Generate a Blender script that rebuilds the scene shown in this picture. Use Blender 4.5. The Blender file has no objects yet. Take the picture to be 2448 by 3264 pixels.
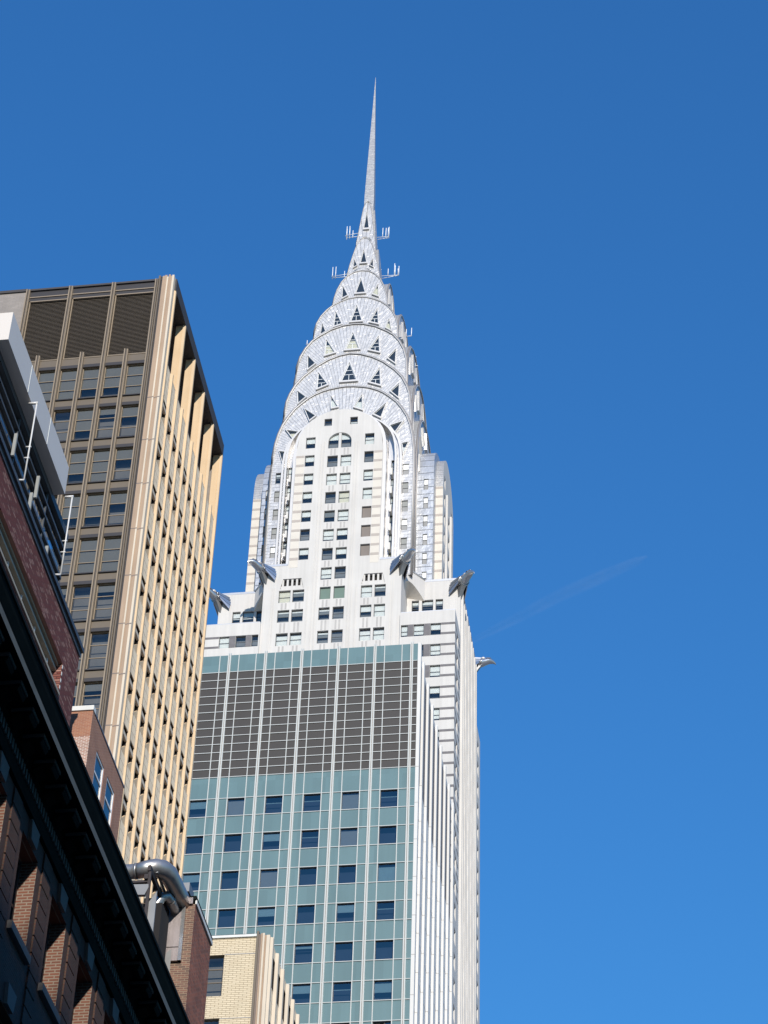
import bpy, math, random
from mathutils import Vector as V
random.seed(7)
R = math.radians
S = bpy.context.scene
COL = S.collection
# ------------------------------------------------------------------ camera
cam = bpy.data.objects.new('camera', bpy.data.cameras.new('camera')); COL.objects.link(cam)
S.camera = cam
yaw, pitch, roll = R(9.2936), R(40.7104), R(2.0867)
cam.location = (0, 0, 1.7)
from mathutils import Matrix
cam.rotation_euler = (Matrix.Rotation(yaw, 3, 'Z') @ Matrix.Rotation(R(90) + pitch, 3, 'X') @ Matrix.Rotation(roll, 3, 'Z')).to_euler()
cam.data.sensor_fit = 'VERTICAL'; cam.data.sensor_height = 36.0
cam.data.lens = 7554.69 / 3264 * 36.0
cam.data.clip_start = 0.2; cam.data.clip_end = 90000
# ------------------------------------------------------------------ sky and sun
SUN = V((0.285, -1.0, 0.446)).normalized()
W = bpy.data.worlds.new('World'); S.world = W; W.use_nodes = True
nt = W.node_tree; nt.nodes.clear()
wo = nt.nodes.new('ShaderNodeOutputWorld'); bg = nt.nodes.new('ShaderNodeBackground'); sk = nt.nodes.new('ShaderNodeTexSky')
sk.sky_type = 'NISHITA'; sk.sun_disc = False
sk.sun_elevation = math.asin(SUN.z); sk.sun_rotation = math.atan2(SUN.x, SUN.y)
sk.air_density = 2.5; sk.dust_density = 0.0; sk.ozone_density = 10.0; sk.altitude = 50
bg.inputs['Strength'].default_value = 0.15
tint = nt.nodes.new('ShaderNodeVectorMath'); tint.operation = 'MULTIPLY'; tint.inputs[1].default_value = (0.275, 0.565, 0.86)
nt.links.new(sk.outputs[0], tint.inputs[0]); nt.links.new(tint.outputs[0], bg.inputs[0]); nt.links.new(bg.outputs[0], wo.inputs[0])
sl = bpy.data.lights.new('sun', 'SUN'); sl.energy = 3.5; sl.angle = R(0.53); sl.color = (1.0, 0.935, 0.84)
so = bpy.data.objects.new('sun', sl); COL.objects.link(so); so.rotation_euler = (-SUN).to_track_quat('-Z', 'Y').to_euler()
so.location = (30, -60, 80)
S.view_settings.view_transform = 'Standard'; S.view_settings.look = 'None'
S.view_settings.exposure = 0.45; S.view_settings.gamma = 1.0
S.cycles.max_bounces = 8; S.cycles.transparent_max_bounces = 12
# ------------------------------------------------------------------ materials
MATS = {}
def newmat(name):
    m = bpy.data.materials.new(name); m.use_nodes = True; MATS[name] = m
    return m, m.node_tree, m.node_tree.nodes['Principled BSDF']
def N(t, typ, **kw):
    n = t.nodes.new(typ)
    for k, v in kw.items():
        if k.startswith('i_'): n.inputs[k[2:]].default_value = v
        else: setattr(n, k, v)
    return n
def math_node(t, op, a, b=None):
    n = t.nodes.new('ShaderNodeMath'); n.operation = op
    for i, x in enumerate((a, b)):
        if x is None: continue
        if isinstance(x, (int, float)): n.inputs[i].default_value = x
        else: t.links.new(x, n.inputs[i])
    return n.outputs[0]
def planar(t):
    """(horizontal run along the wall, height) whatever way the wall faces"""
    tc = N(t, 'ShaderNodeTexCoord'); g = N(t, 'ShaderNodeNewGeometry')
    s = N(t, 'ShaderNodeSeparateXYZ'); sn = N(t, 'ShaderNodeSeparateXYZ')
    t.links.new(tc.outputs['Object'], s.inputs[0]); t.links.new(g.outputs['True Normal'], sn.inputs[0])
    k = math_node(t, 'GREATER_THAN', math_node(t, 'ABSOLUTE', sn.outputs[0]), 0.6)
    m = N(t, 'ShaderNodeMix'); m.data_type = 'FLOAT'
    t.links.new(k, m.inputs[0]); t.links.new(s.outputs[0], m.inputs[2]); t.links.new(s.outputs[1], m.inputs[3])
    c = N(t, 'ShaderNodeCombineXYZ'); t.links.new(m.outputs[0], c.inputs[0]); t.links.new(s.outputs[2], c.inputs[1])
    return c.outputs[0], tc.outputs['Object'], m.outputs[0], s.outputs[2]
def plain(name, col, rough=0.7, metal=0.0, var=0.12, vscale=1.5, bump=0.0, bscale=20, streak=0.0, spec=0.5):
    m, t, b = newmat(name)
    b.inputs['Roughness'].default_value = rough; b.inputs['Metallic'].default_value = metal
    b.inputs['Specular IOR Level'].default_value = spec
    tc = N(t, 'ShaderNodeTexCoord')
    nz = N(t, 'ShaderNodeTexNoise', i_Scale=vscale, i_Detail=5.0); t.links.new(tc.outputs['Object'], nz.inputs['Vector'])
    mp = N(t, 'ShaderNodeMapping'); mp.inputs['Scale'].default_value = (3.0, 3.0, 0.12); t.links.new(tc.outputs['Object'], mp.inputs[0])
    nz2 = N(t, 'ShaderNodeTexNoise', i_Scale=1.0, i_Detail=4.0); t.links.new(mp.outputs[0], nz2.inputs['Vector'])
    f = math_node(t, 'MULTIPLY', math_node(t, 'SUBTRACT', nz.outputs[0], 0.5), var * 2)
    f2 = math_node(t, 'MULTIPLY', math_node(t, 'SUBTRACT', nz2.outputs[0], 0.5), streak * 2)
    tot = math_node(t, 'ADD', math_node(t, 'ADD', f, f2), 1.0)
    mx = N(t, 'ShaderNodeVectorMath'); mx.operation = 'SCALE'; mx.inputs[0].default_value = col; t.links.new(tot, mx.inputs['Scale'])
    t.links.new(mx.outputs[0], b.inputs['Base Color'])
    if bump:
        n3 = N(t, 'ShaderNodeTexNoise', i_Scale=bscale, i_Detail=3.0); t.links.new(tc.outputs['Object'], n3.inputs['Vector'])
        bp = N(t, 'ShaderNodeBump', i_Strength=bump, i_Distance=0.05); t.links.new(n3.outputs[0], bp.inputs['Height']); t.links.new(bp.outputs[0], b.inputs['Normal'])
    return m
def brick(name, c1, c2, mortar, bw=0.215, rh=0.0677, ms=0.012, rough=0.85, bump=0.5, var=0.25, squash=0.0):
    m, t, b = newmat(name); b.inputs['Roughness'].default_value = rough
    vec, ob, _, _ = planar(t)
    br = N(t, 'ShaderNodeTexBrick'); br.inputs['Scale'].default_value = 1.0
    br.inputs['Brick Width'].default_value = bw; br.inputs['Row Height'].default_value = rh; br.inputs['Mortar Size'].default_value = ms
    br.inputs['Mortar Smooth'].default_value = 0.2; br.inputs['Bias'].default_value = squash
    br.inputs['Color1'].default_value = (*c1, 1); br.inputs['Color2'].default_value = (*c2, 1); br.inputs['Mortar'].default_value = (*mortar, 1)
    t.links.new(vec, br.inputs['Vector'])
    nz = N(t, 'ShaderNodeTexNoise', i_Scale=1.2, i_Detail=6.0); t.links.new(ob, nz.inputs['Vector'])
    f = math_node(t, 'ADD', math_node(t, 'MULTIPLY', math_node(t, 'SUBTRACT', nz.outputs[0], 0.5), var * 2), 1.0)
    mx = N(t, 'ShaderNodeVectorMath'); mx.operation = 'SCALE'; t.links.new(br.outputs['Color'], mx.inputs[0]); t.links.new(f, mx.inputs['Scale'])
    t.links.new(mx.outputs[0], b.inputs['Base Color'])
    bp = N(t, 'ShaderNodeBump', i_Strength=bump, i_Distance=0.02); bp.invert = True
    t.links.new(br.outputs['Fac'], bp.inputs['Height']); t.links.new(bp.outputs[0], b.inputs['Normal'])
    return m
def steel(name, mode, base=(0.62, 0.595, 0.565), pitch=0.55, count=26.0):
    """ribbed stainless sheet: seams fan out from the arch centre ('fan') or run level ('level')"""
    m, t, b = newmat(name)
    b.inputs['Metallic'].default_value = 0.45; b.inputs['Roughness'].default_value = 0.36
    vec, ob, run, hz = planar(t)
    if mode == 'fan':
        ang = math_node(t, 'ARCTAN2', run, math_node(t, 'MAXIMUM', hz, 0.0))
        k = math_node(t, 'ADD', math_node(t, 'MULTIPLY', ang, count), math_node(t, 'DIVIDE', math_node(t, 'MINIMUM', hz, 0.0), 0.57))
    else:
        k = math_node(t, 'DIVIDE', hz, pitch)
    fr = math_node(t, 'FRACT', k)
    seam = math_node(t, 'LESS_THAN', fr, 0.11)
    row = math_node(t, 'FLOOR', k)
    # sheets along each strip, staggered
    if mode == 'fan':
        rad = math_node(t, 'SQRT', math_node(t, 'ADD', math_node(t, 'MULTIPLY', run, run), math_node(t, 'MULTIPLY', hz, hz)))
    else: rad = run
    kk = math_node(t, 'ADD', math_node(t, 'DIVIDE', rad, 0.75), math_node(t, 'MULTIPLY', row, 0.37))
    cross = math_node(t, 'LESS_THAN', math_node(t, 'FRACT', kk), 0.07)
    cell = N(t, 'ShaderNodeCombineXYZ'); t.links.new(row, cell.inputs[0]); t.links.new(math_node(t, 'FLOOR', kk), cell.inputs[1])
    wn = N(t, 'ShaderNodeTexWhiteNoise'); wn.noise_dimensions = '2D'; t.links.new(cell.outputs[0], wn.inputs['Vector'])
    v = math_node(t, 'ADD', 0.90, math_node(t, 'MULTIPLY', wn.outputs['Value'], 0.13))
    dark = math_node(t, 'SUBTRACT', 1.0, math_node(t, 'ADD', math_node(t, 'MULTIPLY', seam, 0.60), math_node(t, 'MULTIPLY', cross, 0.12)))  # seam darkening also stands for the shadow beside each standing seam
    v = math_node(t, 'MULTIPLY', v, dark)
    mx = N(t, 'ShaderNodeVectorMath'); mx.operation = 'SCALE'; mx.inputs[0].default_value = base; t.links.new(v, mx.inputs['Scale'])
    t.links.new(mx.outputs[0], b.inputs['Base Color'])
    nz = N(t, 'ShaderNodeTexNoise', i_Scale=1.3, i_Detail=3.0); t.links.new(ob, nz.inputs['Vector'])
    h = math_node(t, 'ADD', math_node(t, 'MULTIPLY', nz.outputs[0], 1.0), math_node(t, 'MULTIPLY', wn.outputs['Value'], 0.25))
    bp = N(t, 'ShaderNodeBump', i_Strength=0.5, i_Distance=0.12); t.links.new(h, bp.inputs['Height']); t.links.new(bp.outputs[0], b.inputs['Normal'])
    return m
def pane_mat(name, tint, refl):
    m, t, b = newmat(name); t.nodes.remove(b); out = t.nodes['Material Output']
    tr = N(t, 'ShaderNodeBsdfTransparent'); tr.inputs[0].default_value = (*tint, 1)
    gl = N(t, 'ShaderNodeBsdfGlossy'); gl.inputs['Roughness'].default_value = 0.03; gl.inputs[0].default_value = (1.0, 0.95, 0.88, 1)
    fz = N(t, 'ShaderNodeFresnel'); fz.inputs[0].default_value = 1.5
    tc = N(t, 'ShaderNodeTexCoord'); nz = N(t, 'ShaderNodeTexNoise', i_Scale=0.6); t.links.new(tc.outputs['Object'], nz.inputs['Vector'])
    bp = N(t, 'ShaderNodeBump', i_Strength=0.06, i_Distance=0.1); t.links.new(nz.outputs[0], bp.inputs['Height']); t.links.new(bp.outputs[0], gl.inputs['Normal'])
    f = math_node(t, 'MINIMUM', math_node(t, 'ADD', fz.outputs[0], refl), 1.0)
    mi = N(t, 'ShaderNodeMixShader'); t.links.new(f, mi.inputs[0]); t.links.new(tr.outputs[0], mi.inputs[1]); t.links.new(gl.outputs[0], mi.inputs[2])
    t.links.new(mi.outputs[0], out.inputs[0])
    return m
plain('white_brick', (0.565, 0.54, 0.51), 0.85, var=0.13, vscale=0.22, streak=0.13, bump=0.15, bscale=8)
plain('warm_brick', (0.62, 0.57, 0.50), 0.85, var=0.08, vscale=1.2)
plain('tan_band', (0.42, 0.37, 0.33), 0.85, var=0.15, vscale=1.5)
plain('grey_brick', (0.155, 0.145, 0.15), 0.85, var=0.3, vscale=2.0, bump=0.3)
plain('grey_stripe', (0.42, 0.40, 0.38), 0.85, var=0.2, vscale=1.0)
for _k, _c in zip('ABCDEFG', (26, 25, 22, 18, 15, 13, 10)): steel('steel_fan_' + _k, 'fan', count=float(_c))
steel('steel_level', 'level', base=(0.53, 0.51, 0.48), pitch=0.42); steel('steel_flank', 'level', base=(0.50, 0.51, 0.53), pitch=1.3)
plain('steel_plain', (0.58, 0.565, 0.55), 0.36, 0.6, var=0.1, vscale=0.7, bump=0.15, bscale=2)
plain('steel_trim', (0.58, 0.56, 0.54), 0.45, 0.35, var=0.06)
plain('steel_chrome', (0.52, 0.51, 0.50), 0.24, 0.85, var=0.1, vscale=2, bump=0.1, bscale=6)
plain('sash', (0.05, 0.052, 0.055), 0.6, var=0.1)
plain('white_sash', (0.72, 0.74, 0.75), 0.5, var=0.05)
plain('room', (0.30, 0.30, 0.30), 0.95, var=0.3, vscale=0.6)
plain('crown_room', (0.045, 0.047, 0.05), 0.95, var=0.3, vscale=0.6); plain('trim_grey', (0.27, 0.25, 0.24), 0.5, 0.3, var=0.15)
plain('room_blue', (0.045, 0.055, 0.08), 0.95, var=0.3, vscale=0.6)
plain('blind_white', (0.82, 0.82, 0.80), 0.8, var=0.03)
plain('blind_cream', (0.78, 0.74, 0.62), 0.8, var=0.04)
plain('blind_grey', (0.27, 0.275, 0.265), 0.8, var=0.05)
plain('board_brown', (0.20, 0.17, 0.15), 0.8, var=0.1)
plain('board_green', (0.13, 0.19, 0.16), 0.8, var=0.1)
plain('blind_teal', (0.26, 0.36, 0.37), 0.8, var=0.05)
pane_mat('pane', (0.72, 0.76, 0.78), 0.05)
pane_mat('pane_blue', (0.55, 0.62, 0.68), 0.10)
pane_mat('pane_bronze', (0.60, 0.60, 0.58), 0.04)
def teal_mat():
    m, t, b = newmat('teal_panel'); b.inputs['Roughness'].default_value = 0.33; b.inputs['Specular IOR Level'].default_value = 0.35
    vec, ob, run, hz = planar(t)
    c = N(t, 'ShaderNodeCombineXYZ'); t.links.new(math_node(t, 'FLOOR', math_node(t, 'DIVIDE', run, 1.11)), c.inputs[0]); t.links.new(math_node(t, 'FLOOR', math_node(t, 'DIVIDE', hz, 1.84)), c.inputs[1])
    wn = N(t, 'ShaderNodeTexWhiteNoise'); wn.noise_dimensions = '2D'; t.links.new(c.outputs[0], wn.inputs['Vector'])
    nz = N(t, 'ShaderNodeTexNoise', i_Scale=0.12, i_Detail=5.0); t.links.new(ob, nz.inputs['Vector'])
    mp = N(t, 'ShaderNodeMapping'); mp.inputs['Scale'].default_value = (2.5, 2.5, 0.15); t.links.new(ob, mp.inputs[0])
    n2 = N(t, 'ShaderNodeTexNoise', i_Scale=1.0, i_Detail=4.0); t.links.new(mp.outputs[0], n2.inputs['Vector'])
    v = math_node(t, 'ADD', 0.68, math_node(t, 'ADD', math_node(t, 'MULTIPLY', wn.outputs['Value'], 0.13), math_node(t, 'ADD', math_node(t, 'MULTIPLY', nz.outputs[0], 0.36), math_node(t, 'MULTIPLY', n2.outputs[0], 0.12))))
    mx = N(t, 'ShaderNodeVectorMath'); mx.operation = 'SCALE'; mx.inputs[0].default_value = (0.118, 0.195, 0.208); t.links.new(v, mx.inputs['Scale']); t.links.new(mx.outputs[0], b.inputs['Base Color'])
    bp = N(t, 'ShaderNodeBump', i_Strength=0.12, i_Distance=0.1); t.links.new(nz.outputs[0], bp.inputs['Height']); t.links.new(bp.outputs[0], b.inputs['Normal'])
teal_mat()
plain('white_aluminium', (0.50, 0.51, 0.49), 0.4, 0.0, var=0.06, vscale=0.6)
plain('fin_white', (0.60, 0.585, 0.56), 0.55, var=0.05, vscale=0.5, streak=0.04)
plain('fin_joint', (0.35, 0.33, 0.31), 0.8, var=0.1)
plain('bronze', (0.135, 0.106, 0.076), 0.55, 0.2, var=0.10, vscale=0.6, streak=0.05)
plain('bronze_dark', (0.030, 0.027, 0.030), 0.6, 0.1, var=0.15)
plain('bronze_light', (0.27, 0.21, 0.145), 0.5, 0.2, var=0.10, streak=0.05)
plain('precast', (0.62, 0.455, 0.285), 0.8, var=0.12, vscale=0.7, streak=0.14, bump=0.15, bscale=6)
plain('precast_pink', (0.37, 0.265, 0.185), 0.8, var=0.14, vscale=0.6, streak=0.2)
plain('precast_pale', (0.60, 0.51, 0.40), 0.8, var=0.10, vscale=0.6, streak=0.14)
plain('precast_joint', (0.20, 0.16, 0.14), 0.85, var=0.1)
brick('pale_panel', (0.94, 0.76, 0.54), (0.92, 0.73, 0.51), (0.40, 0.28, 0.19), bw=0.9, rh=0.62, ms=0.02, bump=0.2, var=0.1)
plain('roof_dark', (0.045, 0.040, 0.040), 0.7, var=0.2)
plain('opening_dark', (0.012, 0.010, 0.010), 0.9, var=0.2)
brick('grey_tan_brick', (0.28, 0.245, 0.22), (0.25, 0.22, 0.20), (0.22, 0.20, 0.18), bw=0.45, rh=0.14, bump=0.2)
brick('speckled_brick', (0.15, 0.030, 0.020), (0.55, 0.34, 0.26), (0.09, 0.028, 0.022), bw=0.34, rh=0.115, ms=0.02, bump=1.0, var=0.3, squash=-0.5)
brick('orange_brick', (0.36, 0.155, 0.085), (0.30, 0.12, 0.07), (0.40, 0.25, 0.18), ms=0.010)
brick('pointed_brick', (0.36, 0.14, 0.08), (0.22, 0.10, 0.07), (0.62, 0.52, 0.46), ms=0.017)
brick('rough_brick', (0.42, 0.11, 0.05), (0.17, 0.05, 0.03), (0.30, 0.16, 0.11), bump=1.0, var=0.45)
brick('brown_brick', (0.20, 0.10, 0.07), (0.10, 0.06, 0.05), (0.26, 0.19, 0.13), var=0.35)
brick('yellow_brick', (0.66, 0.55, 0.385), (0.62, 0.51, 0.35), (0.27, 0.21, 0.13), bw=0.42, rh=0.115, ms=0.014, bump=0.4, var=0.1)
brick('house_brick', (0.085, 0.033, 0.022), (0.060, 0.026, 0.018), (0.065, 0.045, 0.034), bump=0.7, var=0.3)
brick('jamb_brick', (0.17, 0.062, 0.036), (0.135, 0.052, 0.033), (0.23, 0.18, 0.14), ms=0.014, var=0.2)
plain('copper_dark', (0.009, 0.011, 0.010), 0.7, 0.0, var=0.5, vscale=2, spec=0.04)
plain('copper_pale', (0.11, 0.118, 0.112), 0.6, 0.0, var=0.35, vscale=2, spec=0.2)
plain('limestone', (0.17, 0.155, 0.145), 0.8, var=0.1)
plain('white_coping', (0.66, 0.66, 0.63), 0.7, var=0.12, vscale=2, streak=0.1)
plain('white_panel', (0.66, 0.60, 0.54), 0.45, var=0.03, vscale=0.5)
plain('grey_frame', (0.055, 0.058, 0.062), 0.5, var=0.15)
plain('beige_frame', (0.36, 0.31, 0.23), 0.6, var=0.15)
plain('white_pole', (0.62, 0.61, 0.60), 0.4, var=0.03)
plain('duct_steel', (0.40, 0.385, 0.375), 0.40, 0.8, var=0.12, vscale=1.2, bump=0.3, bscale=2.5)
plain('flashing', (0.27, 0.235, 0.23), 0.42, 0.6, var=0.2, vscale=1.5, streak=0.5, bump=0.1)
plain('dark_steel', (0.030, 0.022, 0.022), 0.6, 0.3, var=0.3)
plain('grey_steel', (0.22, 0.22, 0.22), 0.5, 0.5, var=0.2)
plain('antenna', (0.80, 0.82, 0.84), 0.4, 0.1, var=0.02)
plain('asphalt', (0.05, 0.05, 0.052), 0.9, var=0.2, vscale=0.4)
plain('concrete', (0.30, 0.29, 0.28), 0.9, var=0.15, vscale=0.4)
plain('stone_far', (0.30, 0.26, 0.22), 0.85, var=0.15, vscale=0.2)
def louver_mat():
    m, t, b = newmat('louver_brown'); b.inputs['Roughness'].default_value = 0.6
    vec, ob, run, hz = planar(t)
    s = math_node(t, 'FRACT', math_node(t, 'DIVIDE', hz, 0.11))
    nz = N(t, 'ShaderNodeTexNoise', i_Scale=0.5, i_Detail=3.0); t.links.new(ob, nz.inputs['Vector'])
    v = math_node(t, 'ADD', 0.55, math_node(t, 'ADD', math_node(t, 'MULTIPLY', s, 0.6), math_node(t, 'MULTIPLY', nz.outputs[0], 0.3)))
    mx = N(t, 'ShaderNodeVectorMath'); mx.operation = 'SCALE'; mx.inputs[0].default_value = (0.031, 0.026, 0.023); t.links.new(v, mx.inputs['Scale'])
    t.links.new(mx.outputs[0], b.inputs['Base Color'])
louver_mat()
def contrail_mat():
    m, t, b = newmat('vapour'); t.nodes.remove(b); out = t.nodes['Material Output']
    tr = N(t, 'ShaderNodeBsdfTransparent'); df = N(t, 'ShaderNodeBsdfTranslucent'); df.inputs[0].default_value = (0.95, 0.95, 0.95, 1)
    dd = N(t, 'ShaderNodeBsdfDiffuse'); dd.inputs[0].default_value = (0.95, 0.95, 0.95, 1)
    m2 = N(t, 'ShaderNodeMixShader'); m2.inputs[0].default_value = 0.5; t.links.new(df.outputs[0], m2.inputs[1]); t.links.new(dd.outputs[0], m2.inputs[2])
    tc = N(t, 'ShaderNodeTexCoord'); nz = N(t, 'ShaderNodeTexNoise', i_Scale=0.004, i_Detail=5.0); t.links.new(tc.outputs['Object'], nz.inputs['Vector'])
    lw = N(t, 'ShaderNodeLayerWeight'); lw.inputs[0].default_value = 0.5
    core = math_node(t, 'POWER', math_node(t, 'SUBTRACT', 1.0, lw.outputs['Facing']), 3.0)
    f = math_node(t, 'MULTIPLY', core, math_node(t, 'MULTIPLY', math_node(t, 'MAXIMUM', math_node(t, 'SUBTRACT', nz.outputs[0], 0.3), 0.0), 0.22))
    mi = N(t, 'ShaderNodeMixShader'); t.links.new(f, mi.inputs[0]); t.links.new(tr.outputs[0], mi.inputs[1]); t.links.new(m2.outputs[0], mi.inputs[2])
    t.links.new(mi.outputs[0], out.inputs[0])
contrail_mat()
# ------------------------------------------------------------------ mesh helpers
class MB:
    def __init__(s): s.v = []; s.f = []; s.m = []; s.names = []; s.smooth = []
    def mi(s, mat):
        if mat not in s.names: s.names.append(mat)
        return s.names.index(mat)
    def poly(s, pts, mat, smooth=False):
        i = len(s.v); s.v += [tuple(p) for p in pts]; s.f.append(tuple(range(i, i + len(pts)))); s.m.append(s.mi(mat)); s.smooth.append(smooth)
    def box(s, a, b, mat):
        x0, y0, z0 = (min(a[i], b[i]) for i in range(3)); x1, y1, z1 = (max(a[i], b[i]) for i in range(3))
        p = [(x0,y0,z0),(x1,y0,z0),(x1,y1,z0),(x0,y1,z0),(x0,y0,z1),(x1,y0,z1),(x1,y1,z1),(x0,y1,z1)]
        i = len(s.v); s.v += p
        for q in ((0,3,2,1),(4,5,6,7),(0,1,5,4),(1,2,6,5),(2,3,7,6),(3,0,4,7)):
            s.f.append(tuple(i + k for k in q)); s.m.append(s.mi(mat)); s.smooth.append(False)
    def loft(s, rings, mat, caps=True, smooth=True, closed=True):
        i = len(s.v); n = len(rings[0])
        for r in rings: s.v += [tuple(p) for p in r]
        for k in range(len(rings) - 1):
            for j in range(n if closed else n - 1):
                a = i + k * n + j; b = i + k * n + (j + 1) % n
                s.f.append((a, b, b + n, a + n)); s.m.append(s.mi(mat)); s.smooth.append(smooth)
        if caps:
            s.f.append(tuple(i + j for j in range(n))[::-1]); s.m.append(s.mi(mat)); s.smooth.append(False)
            s.f.append(tuple(i + (len(rings) - 1) * n + j for j in range(n))); s.m.append(s.mi(mat)); s.smooth.append(False)
    def tube(s, pts, r, mat, n=8, smooth=True):
        pts = [V(p) for p in pts]; rings = []
        up = V((0, 0, 1))
        for k, p in enumerate(pts):
            d = (pts[min(k + 1, len(pts) - 1)] - pts[max(k - 1, 0)]).normalized()
            a = d.cross(up)
            if a.length < 0.05: a = d.cross(V((1, 0, 0)))
            a.normalize(); b = a.cross(d)
            rr = r[k] if isinstance(r, (list, tuple)) else r
            rings.append([p + a * (rr * math.cos(2 * math.pi * j / n)) + b * (rr * math.sin(2 * math.pi * j / n)) for j in range(n)])
        s.loft(rings, mat, smooth=smooth)
    def build(s, name, parent=None, kind=None, label=None, org=None):
        me = bpy.data.meshes.new(name)
        pb = V(parent['base']) if parent is not None and 'base' in parent else V((0, 0, 0))
        off = V(org) if org is not None else pb
        me.from_pydata([(x - off.x, y - off.y, z - off.z) for x, y, z in s.v], [], s.f)
        for n_ in s.names: me.materials.append(MATS[n_])
        me.polygons.foreach_set('material_index', s.m); me.polygons.foreach_set('use_smooth', s.smooth); me.update()
        o = bpy.data.objects.new(name, me); COL.objects.link(o)
        if parent is not None:
            o.parent = parent
        if parent is not None or org is not None: o['base'] = tuple(off); o.location = off - pb
        if kind: o['kind'] = kind
        if label: o['label'] = label
        return o
def thing(name, label, cat, loc, group=None):
    o = bpy.data.objects.new(name, None); COL.objects.link(o); o.location = loc; o['base'] = tuple(loc)
    o['label'] = label; o['category'] = cat
    if group: o['group'] = group
    return o
class Fr:
    """a wall plane: origin, run direction, outward direction"""
    def __init__(s, o, u, n): s.o = V(o); s.u = V(u); s.n = V(n)
    def p(s, u, z, d=0.0): return s.o + s.u * u + V((0, 0, z)) + s.n * d
    def box(s, mb, u0, u1, z0, z1, d0, d1, mat):
        a = s.p(u0, z0, d0); b = s.p(u1, z1, d1); mb.box(a, b, mat)
def wall(mb, fr, u0, u1, z0, z1, holes, mat, depth=0.3, top=None, us=(), rmat=None):
    """wall sheet with real openings and reveals; top(u) trims it to an outline"""
    U = {u0, u1} | set(us); Z = {z0, z1}
    for h in holes: U |= {h[0], h[1]}; Z |= {h[2], h[3]}
    U = sorted(u for u in U if u0 - 1e-6 <= u <= u1 + 1e-6); Z = sorted(z for z in Z if z0 - 1e-6 <= z <= z1 + 1e-6)
    for a, b in zip(U, U[1:]):
        if b - a < 1e-5: continue
        um = (a + b) / 2; run = None
        segs = []
        for c, d in zip(Z, Z[1:]):
            zm = (c + d) / 2
            if any(h[0] < um < h[1] and h[2] < zm < h[3] for h in holes): run = None; continue
            if run and abs(run[1] - c) < 1e-6: run[1] = d
            else: run = [c, d]; segs.append(run)
        for c, d in segs:
            if top is None: mb.poly([fr.p(a, c), fr.p(b, c), fr.p(b, d), fr.p(a, d)], mat)
            else:
                ta, tb = min(d, top(a)), min(d, top(b))
                if ta <= c and tb <= c: continue
                mb.poly([fr.p(a, c), fr.p(b, c), fr.p(b, max(tb, c)), fr.p(a, max(ta, c))], mat)
    for h in holes:
        a, b, c, d = h[:4]; dd = -(h[4] if len(h) > 4 else depth); rm = rmat or mat
        mb.poly([fr.p(a, c), fr.p(b, c), fr.p(b, c, dd), fr.p(a, c, dd)], rm)
        mb.poly([fr.p(a, d), fr.p(b, d), fr.p(b, d, dd), fr.p(a, d, dd)], rm)
        mb.poly([fr.p(a, c), fr.p(a, d), fr.p(a, d, dd), fr.p(a, c, dd)], rm)
        mb.poly([fr.p(b, c), fr.p(b, d), fr.p(b, d, dd), fr.p(b, c, dd)], rm)
def interp(pts):
    pts = sorted(pts)
    def f(u):
        u = abs(u)
        for (a, za), (b, zb) in zip(pts, pts[1:]):
            if a <= u <= b: return za + (zb - za) * (u - a) / (b - a)
        return pts[-1][1]
    return f
BL = {'w': 'blind_white', 'c': 'blind_cream', 'g': 'blind_grey', 't': 'blind_teal'}
def window(parent, fr, u0, u1, z0, z1, d, blind=None, pane='pane', bars=(0.5,), vbars=(), sash='sash', room='room', board=None, fw=0.055, name='window'):
    """one window: sash frame with dark room behind > pane > blind"""
    mb = MB(); h = z1 - z0; dd = -d
    g = 0.002
    u0 += g; u1 -= g; z0 += g; z1 -= g
    fr.box(mb, u0, u0 + fw, z0, z1, dd, dd + 0.06, sash); fr.box(mb, u1 - fw, u1, z0, z1, dd, dd + 0.06, sash)
    fr.box(mb, u0 + fw, u1 - fw, z0, z0 + fw, dd, dd + 0.055, sash); fr.box(mb, u0 + fw, u1 - fw, z1 - fw, z1, dd, dd + 0.055, sash)
    for q in bars: fr.box(mb, u0 + fw, u1 - fw, z0 + h * q - fw * 0.5, z0 + h * q + fw * 0.5, dd, dd + 0.05, sash)
    for q in vbars: fr.box(mb, u0 + (u1 - u0) * q - fw * 0.4, u0 + (u1 - u0) * q + fw * 0.4, z0 + fw, z1 - fw, dd + 0.003, dd + 0.047, sash)
    if board is None:
        a, b, c, e = u0, u1, z0, z1; k = dd - 0.5
        mb.poly([fr.p(a, c, k), fr.p(b, c, k), fr.p(b, e, k), fr.p(a, e, k)], room)
        for q in ([(a, c), (b, c)], [(a, e), (b, e)], [(a, c), (a, e)], [(b, c), (b, e)]):
            mb.poly([fr.p(*q[0], dd), fr.p(*q[1], dd), fr.p(*q[1], k), fr.p(*q[0], k)], room)
    o = mb.build(name, parent)
    m2 = MB(); k = dd + 0.02
    m2.poly([fr.p(u0 + fw * .5, z0 + fw * .5, k), fr.p(u1 - fw * .5, z0 + fw * .5, k), fr.p(u1 - fw * .5, z1 - fw * .5, k), fr.p(u0 + fw * .5, z1 - fw * .5, k)], board or pane)
    m2.build('board' if board else 'pane', o)
    if blind and not board:
        m3 = MB()
        for (kind, f0, f1) in blind:
            fr.box(m3, u0 + fw, u1 - fw, z0 + h * f0, z0 + h * f1 - 0.02, dd - 0.05, dd - 0.03, BL[kind])
        m3.build('blind', o)
    return o
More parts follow.
